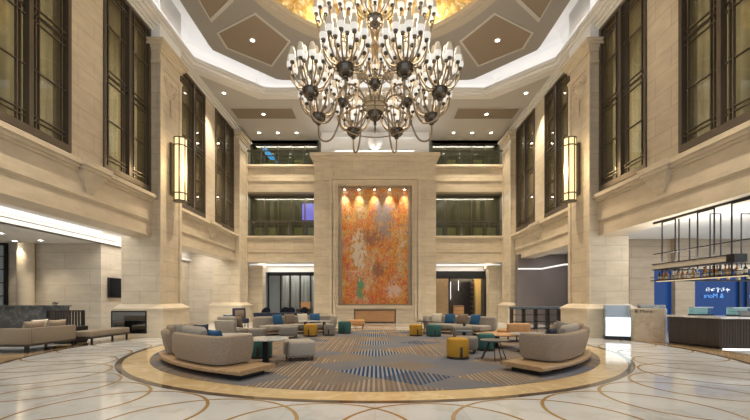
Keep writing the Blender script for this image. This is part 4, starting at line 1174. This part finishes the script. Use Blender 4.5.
def display_fridge(x, y, label, proto=None):
    if proto: return copy_tree(proto, loc=(x, y, 0), label=label)
    t = thing('display_fridge', label, 'fridge', (x, y, 0), R(-25), 'curved glass display fridges')
    w = .42
    front = [(-.02, .14), (-.06, .3), (-.075, .5), (-.06, .7), (-.02, .84)]
    m = MB()
    rings = [[m.bm.verts.new((sx, a, z)) for sx in (-w+.02, w-.02)] for a, z in front]
    for A, B in zip(rings, rings[1:]): m.bm.faces.new((A[0], A[1], B[1], B[0]))
    r2 = [[m.bm.verts.new((sx, a+.05, z)) for sx in (-w+.02, w-.02)] for a, z in front]
    for A, B in zip(r2, r2[1:]): m.bm.faces.new((A[0], B[0], B[1], A[1]))
    m.bm.faces.new((rings[0][0], r2[0][0], r2[0][1], rings[0][1])); m.bm.faces.new((rings[-1][0], rings[-1][1], r2[-1][1], r2[-1][0]))
    for q in (0, 1): m.bm.faces.new([r[q] for r in rings]+[r[q] for r in r2[::-1]])
    m.build('lit_front', LITPANEL, t)
    side = [(0, .1), (-.07, .5), (-.01, .88), (.06, 1.14), (.22, 1.3), (.62, 1.3), (.62, .1)]
    for sx in (-1, 1):
        m = MB(); a = [m.bm.verts.new((sx*w, y_, z)) for y_, z in side]; b = [m.bm.verts.new((sx*(w-.025), y_, z)) for y_, z in side]
        m.bm.faces.new(a); m.bm.faces.new(b[::-1])
        for i in range(len(a)): m.bm.faces.new((a[i], a[(i+1) % len(a)], b[(i+1) % len(a)], b[i]))
        m.build('end_panel', GLASS_D, t, smooth=False)
    m = MB(); gl = [(-.01, .88), (.02, 1.02), (.08, 1.16), (.22, 1.29)]
    rr = [[m.bm.verts.new((sx, a, z)) for sx in (-w, w)] for a, z in gl]
    for A, B in zip(rr, rr[1:]): m.bm.faces.new((A[0], A[1], B[1], B[0]))
    m.build('curved_glass', GLASS_C, t)
    m = MB(); m.box(-w, w, .2, .62, 1.27, 1.31); m.build('top_panel', STEEL, t, smooth=False)
    m = MB(); m.box(-w, w, .58, .62, .1, 1.27); m.build('back_panel', STEEL, t, smooth=False)
    m = MB(); m.box(-w, w, -.02, .6, .85, .88); m.box(-w+.03, w-.03, .2, .58, 1.06, 1.075); m.build('shelf', STEEL, t, smooth=False)
    m = MB(); m.box(-w, w, .0, .6, 0, .12); m.build('base', BLACK, t, smooth=False)
    return t
fr = display_fridge(9.15, 14.50, 'white-lit curved glass display fridge left of the travertine block')
display_fridge(10.75, 14.85, 'second curved display fridge, half hidden behind the travertine block', fr)
case0 = None
for k, (x, y) in enumerate(((10.95, 12.95), (11.65, 12.28), (12.4, 12.12))):
    lab = ('glass pastry case with teal light, leftmost on the bar counter', 'glass pastry case in the middle of the three on the bar', 'glass pastry case rightmost on the bar counter')[k]
    if case0: copy_tree(case0, loc=(x, y, .99), label=lab); continue
    t = case0 = thing('pastry_case', lab, 'display case', (x, y, .99), R(-8), 'pastry cases on the bar')
    m = MB(); m.box(-.30, .30, -.15, .15, 0, .04); m.build('base', BLACK, t, smooth=False)
    m = MB(); m.box(-.30, .30, -.15, .15, .25, .28); m.build('lid', STEEL, t, smooth=False)
    m = MB(); m.box(-.29, .29, -.145, -.14, .04, .25); m.box(-.29, -.285, -.14, .14, .04, .25); m.box(.285, .29, -.14, .14, .04, .25); m.build('glass', GLASS_C, t, smooth=False)
    m = MB(); m.box(-.29, .29, .12, .15, .04, .25); m.build('lit_back', TEALG, t, smooth=False)
    for q in range(1): pass
    m = MB(); m.box(-.27, .27, -.1, .1, .14, .15); m.build('shelf', STEEL, t, smooth=False)
t = thing('tablet_stand', 'slanted black tablet stand on the bar counter', 'tablet', (11.42, 11.75, .99), R(-25))
m = MB(); m.box(-.16, .16, -.1, .1, .0, .015, 0); m.build('base', BLACK, t, smooth=False)
m = MB(); m.box(-.2, .2, -.012, .012, .0, .26, 0, 2, Matrix.Translation((0, .0, .02)) @ Matrix.Rotation(R(-55), 4, 'X')); m.build('screen', BLACK, t, smooth=False)
# blue glass wall lettering
t = thing('wall_sign', 'white and mirrored pale blue lettering on the blue glass wall behind the bar', 'sign', (15.95, 17.93, 1.6))
m = MB(); rs = random.Random(3)
for k in range(5):
    cx_ = -.44+k*.22
    for q in range(5):
        a = (cx_+rs.uniform(-.08, .06), rs.uniform(.34, .46)); hor = q % 2
        b = (a[0]+(.11 if hor else rs.uniform(-.03, .03)), a[1]+(rs.uniform(-.02, .03) if hor else -.10))
        m.tube([(a[0], 0, a[1]), (b[0], 0, b[1])], .009, 4)
m.build('script_marks', WHITES, t, smooth=False)
text_obj('& More', .30, PALEB, 'lettering', t, (-.18, 0, .0), mirror=True)  # mirrored glowing text drawn as a reflection in the glass
t = thing('wall_sign', 'pale mirrored ampersand on the blue glass at the far right edge', 'sign', (17.45, 17.86, 1.62))
text_obj('&', .32, PALEB, 'lettering', t, (0, 0, 0), mirror=True)

# hanging rack over the bar
XR = 9.36
t = thing('hanging_rack', 'black hanging metal rack with bottle shelf over the bar', 'rack', (XR, 11, 0))
def rail(name, a, b, w=.03, mat=BLACK):
    m = MB(); d = Vector(b)-Vector(a)
    m.box(min(a[0], b[0])-w/2-XR, max(a[0], b[0])+w/2-XR, min(a[1], b[1])-w/2-11, max(a[1], b[1])+w/2-11, min(a[2], b[2])-w/2, max(a[2], b[2])+w/2)
    return m.build(name, mat, t, smooth=False)
rail('ceiling_track', (XR, 7.5, 4.07), (XR, 12.9, 4.07), .06)
rail('long_rail', (XR, 7.5, 3.03), (XR, 12.9, 3.03), .03)
def portal(axis, x, y, L, z0, z1, w=.028):
    m = MB()
    e = (0, L) if axis == 'y' else (L, 0)
    for k in (0, 1): m.box(x+e[0]*k-w/2-XR, x+e[0]*k+w/2-XR, y+e[1]*k-w/2-11, y+e[1]*k+w/2-11, z0, z1)
    m.box(x-w/2-XR, x+e[0]+w/2-XR, y-w/2-11, y+e[1]+w/2-11, z1-w, z1)
    return m.build('hanger_frame', BLACK, t, smooth=False)
for y in (9.55, 10.62, 12.0): portal('y', XR, y, .55, 2.14, 4.04)
for x in (9.75, 10.75, 11.75): portal('x', x, 12.35, .34, 2.14, 4.28)
# lit header box and bottle shelf (L-shaped)
m = MB(); m.box(-.14, .14, -.92, 1.78, 2.50, 2.66); m.box(.14, 3.2, 1.50, 1.78, 2.50, 2.66); m.build('header_box', simple('header_linen', (.56, .50, .42), .6), t, smooth=False)
m = MB()
for z in (2.48, 2.66): m.box(-.16, .16, -.94, 1.80, z, z+.025); m.box(.16, 3.22, 1.48, 1.80, z, z+.025)
m.box(-.17, .17, -1.15, -.92, 2.47, 2.69); m.build('header_trim', BLACK, t, smooth=False)
m = MB(); m.box(-.17, .17, -1.4, 1.85, 2.12, 2.15); m.box(.17, 3.3, 1.45, 1.85, 2.12, 2.15); m.build('bottle_shelf', BLACK, t, smooth=False)
m = MB(); m.box(-.16, .16, -1.4, 1.85, 2.24, 2.25) if False else m.box(-.175, -.165, -1.4, 1.85, 2.24, 2.255); m.box(.17, 3.3, 1.44, 1.45, 2.24, 2.255); m.build('gallery_rail', BLACK, t, smooth=False)
m = MB(); m.box(-.05, .05, -1.3, 1.75, 2.10, 2.12); m.build('light_strip', emitm('warm_strip', (1, .8, .5), .4), t, smooth=False)
# bottles on the shelf
def bottle_mesh(h, r, mat):
    m = MB(); m.lathe([(0, 0), (r, 0), (r, h*.55), (r*.85, h*.64), (r*.36, h*.74), (r*.34, h*.95), (r*.4, h*.95), (r*.4, h), (0, h)], n=12, cap=False)
    return m
protos = []
def bottle_thing(kind, loc):
    h, r, mat, cap, desc = [(.27, .05, AMBER, BLACK, 'amber bottle'), (.29, .042, DARKBT, BRONZE_L, 'dark bottle'), (.22, .06, CLEARB, STEEL, 'squat pale bottle')][kind]
    t = thing('bottle', '', 'bottle', loc, 0, 'bottles on the hanging rack')
    m = bottle_mesh(h, r, mat); m.build('body', mat, t)
    m = MB(); m.lathe([(0, h), (r*.45, h), (r*.45, h+.03), (0, h+.03)], n=10, cap=False); m.build('stopper', cap, t)
    m = MB(); m.lathe([(r+.002, h*.15), (r+.002, h*.45)], n=12, cap=False); m.build('label_band', CREAMF, t)
    return t
BN = ['amber bottle', 'dark bottle', 'squat pale bottle']
pr = {}
rb = random.Random(5)
nb = 22
for k in range(nb):
    y = 12.7-k*.142; kd = rb.choice([0, 0, 1, 2]); loc = (XR+rb.uniform(-.05, .05), y, 2.15)
    if kd in pr: b = copy_tree(pr[kd], loc=loc)
    else: b = pr[kd] = bottle_thing(kd, loc)
    b['label'] = '%s, %s from the left end of the hanging shelf' % (BN[kd], ORD[k] if k < 20 else ('twenty-first', 'twenty-second')[k-20])
for k in range(8):
    x = 9.95+k*.33; kd = (0, 2, 0, 1, 0, 0, 2, 1)[k]; loc = (x, 12.65, 2.15)
    b = copy_tree(pr[kd], loc=loc) if kd in pr else bottle_thing(kd, loc)
    b['label'] = '%s, %s from the corner on the rear arm of the hanging shelf' % (BN[kd], ORD[k])

# ------------------------------------------------------------------ low shelf unit by the far right pillar
t = thing('shelf_unit', 'black open shelf unit with blue grey stone top by the right pillar', 'shelf', (8.3, 19.9, 0))
m = MB()
for x in (-1.24, -.62, 0, .62, 1.22): m.box(x-.02, x+.02, -.2, .22, 0, 1.06)
for z in (.06, .4, .74, 1.04): m.box(-1.24, 1.22, -.2, .22, z-.014, z+.014)
m.build('frame', BLACK, t, smooth=False)
m = MB(); m.box(-1.3, 1.8, -.26, .26, 1.06, 1.16); m.build('stone_top', BLUESTONE, t, smooth=False)
m = MB(); m.box(1.24, 1.76, -.22, .24, 0, 1.06); m.build('stone_end', BLUESTONE, t, smooth=False)

# ------------------------------------------------------------------ rooms behind the far wall
m = MB(); m.box(-12, 12, 27.0, 33, 4.1, 4.3); struct(m.build('ceiling_rear', PLASTER, smooth=False))
m = MB(); m.box(-12, 12, 32.6, 33, 0, 4.2); struct(m.build('wall_rear', GREYC, smooth=False))
m = MB(); m.box(-9.2, -7.95, 27.2, 28, 0, 3.75); m.box(8.05, 9.2, 27.2, 28, 0, 3.75); m.box(-9.3, -7.9, 27.1, 28.1, 3.75, 3.95); m.box(7.9, 9.3, 27.1, 28.1, 3.75, 3.95)
struct(m.build('pillar_rear', STONE, smooth=False))
m = MB(); m.box(-9.1, 9.1, 28.2, 28.3, 3.55, 4.1); struct(m.build('wall_rear_bulkhead', PLASTER, smooth=False))
m = MB(); m.box(-9.0, 9.0, 27.6, 27.66, 3.98, 4.06); struct(m.build('trim_far_light', LEDC, smooth=False))
t = thing('glass_partition', 'dark framed glass partition with grey curtain behind the navy desk', 'partition', (-6.0, 28.6, 0))
m = MB()
for x in (-1.92, -1.0, -.30, .45, 1.22, 1.95): m.box(x-.06, x+.06, -.05, .05, 0, 3.6)
m.box(-1.97, 2.0, -.05, .05, 3.3, 3.6); m.box(-1.97, 2.0, -.05, .05, 0, .12); m.build('frame', BLACK, t, smooth=False)
m = MB(); m.box(-1.9, 1.95, -.01, .01, .1, 3.3); m.build('glass', GLASS_C, t, smooth=False)
m = MB(); m.grid(lambda u, v: (-1.0+3.0*u, .7+.03*math.sin(u*60), .05+v*3.4), 120, 1); m.build('curtain', GREYC, t)
t = thing('storage_box', 'tan box on the cabinet at the right end of the navy desk', 'box', (-4.6, 25.6, .92))
m = MB(); m.box(-.3, .3, -.15, .15, 0, .42, .01, 1); m.build('body', OAKR, t, smooth=False)
m = MB(); m.box(-.32, .32, -.17, .17, .42, .46); m.build('lid', TAN, t, smooth=False)
t = thing('cabinet', 'low dark cabinet under the tan box beside the art wall', 'cabinet', (-4.7, 25.6, 0))
m = MB(); m.box(-.5, .5, -.25, .25, .05, .92); m.build('body', DARKW, t, smooth=False)
for k in (0, 1):
    m = MB(); m.box(-.48+k*.49, -.01+k*.49, -.27, -.25, .09, .88); m.build('door', DARKW, t, smooth=False)
t = thing('desk', 'long navy desk behind the far left sofa', 'desk', (-6.1, 22.6, 0))
m = MB(); m.box(-.95, 1.9, -.35, .35, .70, .75); m.build('desktop', NAVY, t, smooth=False)
m = MB(); m.box(-.93, 1.88, -.33, -.30, .1, .70); m.build('front_panel', NAVY, t, smooth=False)
for x in (-.9, 1.85):
    m = MB(); m.box(x-.03, x+.03, -.3, .3, 0, .70); m.build('leg', BLACK, t, smooth=False)
c0 = None
for k, x in enumerate((-6.62, -5.62, -5.12, -4.42)):
    lab = '%s round-backed navy chair from the left behind the long desk' % ORD[k]
    if c0: copy_tree(c0, loc=(x, 23.35+.65*(k % 2), 0), label=lab); continue
    t = c0 = thing('desk_chair', lab, 'chair', (x, 23.35, 0), 0, 'navy chairs at the long desk')
    m = MB(); m.box(-.25, .25, -.25, .25, .42, .52, .04, 2); m.build('seat', NAVY, t)
    m = MB(); m.grid(lambda u, v: (.27*math.cos(PI*(u-.0))*-1, .26*math.sin(PI*u)*.8, .5+v*(.30+.26*math.sin(PI*u))), 16, 4)
    bmesh.ops.solidify(m.bm, geom=m.bm.faces[:], thickness=.05); m.build('backrest', NAVY, t)
    for a in (-.2, .2):
        for b in (-.2, .2):
            m = MB(); m.box(a-.018, a+.018, b-.018, b+.018, 0, .43); m.build('leg', BLACK, t, smooth=False)
t = thing('armchair', 'navy wing armchair with a tan pad at the left end of the desk', 'chair', (-7.75, 22.3, 0), R(35))
m = MB(); m.box(-.36, .36, -.36, .30, .16, .45, .05, 3); m.build('seat', NAVY, t)
m = MB(); m.box(-.38, .38, .26, .40, .2, 1.08, .05, 3, Matrix.Rotation(R(-8), 4, 'X')); m.build('backrest', NAVY, t)
m = MB(); m.box(-.26, .26, .16, .24, .5, .95, .03, 2, Matrix.Rotation(R(-8), 4, 'X')); m.build('back_pad', BROWNF, t)
for a in (-.3, .3):
    for b in (-.3, .3):
        m = MB(); m.box(a-.02, a+.02, b-.02, b+.02, 0, .18); m.build('leg', BLACK, t, smooth=False)
# wine bar on the right
m = MB(); m.box(4.2, 5.35, 28.0, 28.1, .2, 3.1); struct(m.build('wall_oak_panel', wood('bar_oak', (.36, .24, .12), (.46, .32, .17)), smooth=False))
m = MB(); m.box(4.2, 8.05, 28.0, 28.1, 3.05, 3.6); m.box(7.95, 8.05, 27.9, 28.1, 0, 3.3); m.box(5.35, 5.42, 27.95, 28.1, 0, 3.1); struct(m.build('trim_wine_bar', BLACK, smooth=False))
m = MB(); m.box(4.2, 11, 31.5, 31.7, 0, 4.1); struct(m.build('wall_wine_bar', DARKW, smooth=False))
t = thing('wine_rack', 'gold-lit curved wine rack in the dark bar at far right', 'rack', (8.45, 29.6, 0))
m = MB()
GRM = simple('rack_gold', (.46, .31, .10), .35, .6)
for k in range(8):
    a = R(100+k*16); x, y = 1.1*math.cos(a), 1.1*math.sin(a)*.6; m.box(x-.02, x+.02, y-.02, y+.02, 0, 3.2)
m.build('uprights', BLACK, t, smooth=False)
for z in [.3+.36*k for k in range(9)]:
    m = MB(); m.tube([(1.08*math.cos(R(100+k*8)), 1.08*.6*math.sin(R(100+k*8)), z) for k in range(15)], .03, 5); m.build('shelf', GRM, t)
m = MB(); m.grid(lambda u, v: (.92*math.cos(R(100+u*112)), .55*math.sin(R(100+u*112)), .1+3.1*v), 20, 1); m.build('back_panel', simple('rack_back', (.30, .20, .07), .4, .4), t)
t = thing('bar_cabinet', 'small oak cabinet in the dark wine bar opening', 'cabinet', (6.25, 29.0, 0))
m = MB(); m.box(-.4, .4, -.25, .25, .1, 1.1); m.build('body', WALNUT, t, smooth=False)
for z in (.35, .6, .85):
    m = MB(); m.box(-.38, .38, -.27, -.25, z-.1, z+.11); m.build('drawer', OAKR, t, smooth=False)
m = MB(); m.box(-.38, .38, -.22, .22, 0, .1); m.build('plinth', BLACK, t, smooth=False)
for k, (x, z0, z1) in enumerate(((5.75, 1.55, 2.9), (6.35, 2.2, 3.0))):
    t = thing('tube_lamp', ('tall vertical white tube lamp beside the oak panel in the wine bar', 'short vertical white tube lamp above the small oak cabinet')[k], 'lamp', (x, 29.3, z0))
    m = MB(); m.lathe([(.02, 0), (.02, z1-z0)], n=10); m.build('tube', emitm('tube_light', (.85, .88, 1), 1.2), t)
    m = MB(); m.tube([(0, 0, z1-z0), (0, 0, 4.1-z0)], .008, 6); m.build('cord', BLACK, t)

# ------------------------------------------------------------------ light
def area(name, loc, size, energy, col=(1, .97, .93), rot=(0, 0, 0), sy=None):
    L = bpy.data.lights.new(name, 'AREA'); L.energy = energy; L.color = col; L.size = size
    if sy: L.shape = 'RECTANGLE'; L.size_y = sy
    o = bpy.data.objects.new(name, L); C.objects.link(o); o.location = loc; o.rotation_euler = rot; return o
# cove lights lying on the ledge, tilted up and outwards at the cove
def cove(x, y, dx, dy, length, energy):
    o = area('cove_light', (x, y, ZC+.34), length, energy, (1, .98, .96), sy=.2)
    o.rotation_euler = Vector((dx, dy, 1)).to_track_quat('-Z', 'Y').to_euler()
for s in (-1, 1):
    cove(s*(OX-.05), CY, s, 0, 2*(OY-CUT), 46)
    cove(0, CY+s*(OY-.05), 0, s, 2*(OX-CUT), 46)
    for q in (-1, 1): cove(s*(OX-CUT/2-.03), CY+q*(OY-CUT/2-.03), s*.7, q*.7, 3.6, 15)
area('attic_light', (0, YA-.02, 11.1), 6.5, 42, (1, .97, .92), (R(215), 0, 0), .14)
# ring of lamps behind the dome lip
for k in range(12):
    a = 2*PI*k/12
    L = bpy.data.lights.new('dome_lamp', 'POINT'); L.energy = 34; L.color = (1, .88, .62); L.shadow_soft_size = .15
    o = bpy.data.objects.new('dome_lamp', L); C.objects.link(o); o.location = (5.25*math.cos(a), CY+5.25*math.sin(a), ZO+.5)
area('lounge_cove', (-11, 8, 4.55), 1.6, 300, (1, .96, .9), (0, 0, 0), 24)
area('lounge_cove', (-10.8, 21, 4.55), 1.4, 110, (1, .95, .88), (0, 0, 0), 7)
area('cafe_ceiling_light', (13.5, 10, 4.32), 5, 440, (1, .96, .9), (0, 0, 0), 12)
area('cafe_ceiling_fill', (XR, 11.45, 2.70), .2, 40, (1, .97, .93), (PI, 0, 0), 2.5); area('cafe_ceiling_fill', (11.1, 12.64, 2.70), 2.8, 55, (1, .97, .93), (PI, 0, 0), .2)  # fill added above the rack to brighten the cafe ceiling
area('rear_right_light', (10.6, 21, 4.3), 1.6, 60, (1, .95, .9), (0, 0, 0), 4)
area('rear_room_light', (-6.3, 27.6, 4.0), 4, 40, (1, .95, .88), (0, 0, 0), .5); area('rear_room_light', (-6.0, 28.95, 3.9), 3.6, 70, (1, .96, .92), (0, 0, 0), .3)
area('rear_room_light', (6.3, 27.6, 4.0), 4, 36, (1, .9, .78), (0, 0, 0), .5)
area('rear_room_light', (7.9, 28.5, 3.4), 1.0, 110, (1, .82, .52), (R(35), 0, 0), .4)  # fill added before the wine rack to bring out its gold
for s in (-1, 1):
    for lev, z in ((0, 8.8), (1, 12.6)): area('balcony_light', (s*6.4, YF+2.2, z), 4.4, 40, (1, .94, .8), (0, 0, 0), 1.2); area('balcony_light', (s*6.4, YF+.8, z), 4.4, 42, (1, .94, .8), (0, 0, 0), .25)  # front one added to brighten the low panels
    for yc, wd in ((8.1, 1.0), (12.18, 1.1), (16.7, 2.0), (21.25, 1.1), (25.6, 1.2)):
        area('drape_fill', (s*9.68, yc, 9.1), 5.5, 36*wd, (1, .93, .78), (0, -s*PI/2, 0), wd)  # hidden area lamps added behind the wall strips to light the drapes
W = bpy.data.worlds.new('daylight'); bpy.context.scene.world = W; W.use_nodes = True
W.node_tree.nodes['Background'].inputs[0].default_value = (.84, .92, 1, 1); W.node_tree.nodes['Background'].inputs[1].default_value = .8

# ------------------------------------------------------------------ camera
cam = bpy.data.cameras.new('camera'); co = bpy.data.objects.new('camera', cam); C.objects.link(co)
co.location = (0, 0, 1.5); co.rotation_euler = (PI/2, 0, 0)
cam.sensor_width = 36; cam.lens = 385/750*36; cam.shift_y = 90/750; cam.clip_end = 200
sc_ = bpy.context.scene; sc_.camera = co
vs = sc_.view_settings; vs.view_transform = 'Standard'; vs.look = 'None'; vs.exposure = .4; vs.gamma = 1; vs.use_curve_mapping = False
sc_.cycles.max_bounces = 8; sc_.cycles.diffuse_bounces = 4; sc_.cycles.transparent_max_bounces = 12
sc_.cycles.sample_clamp_indirect = 6; sc_.cycles.caustics_reflective = False; sc_.cycles.caustics_refractive = False
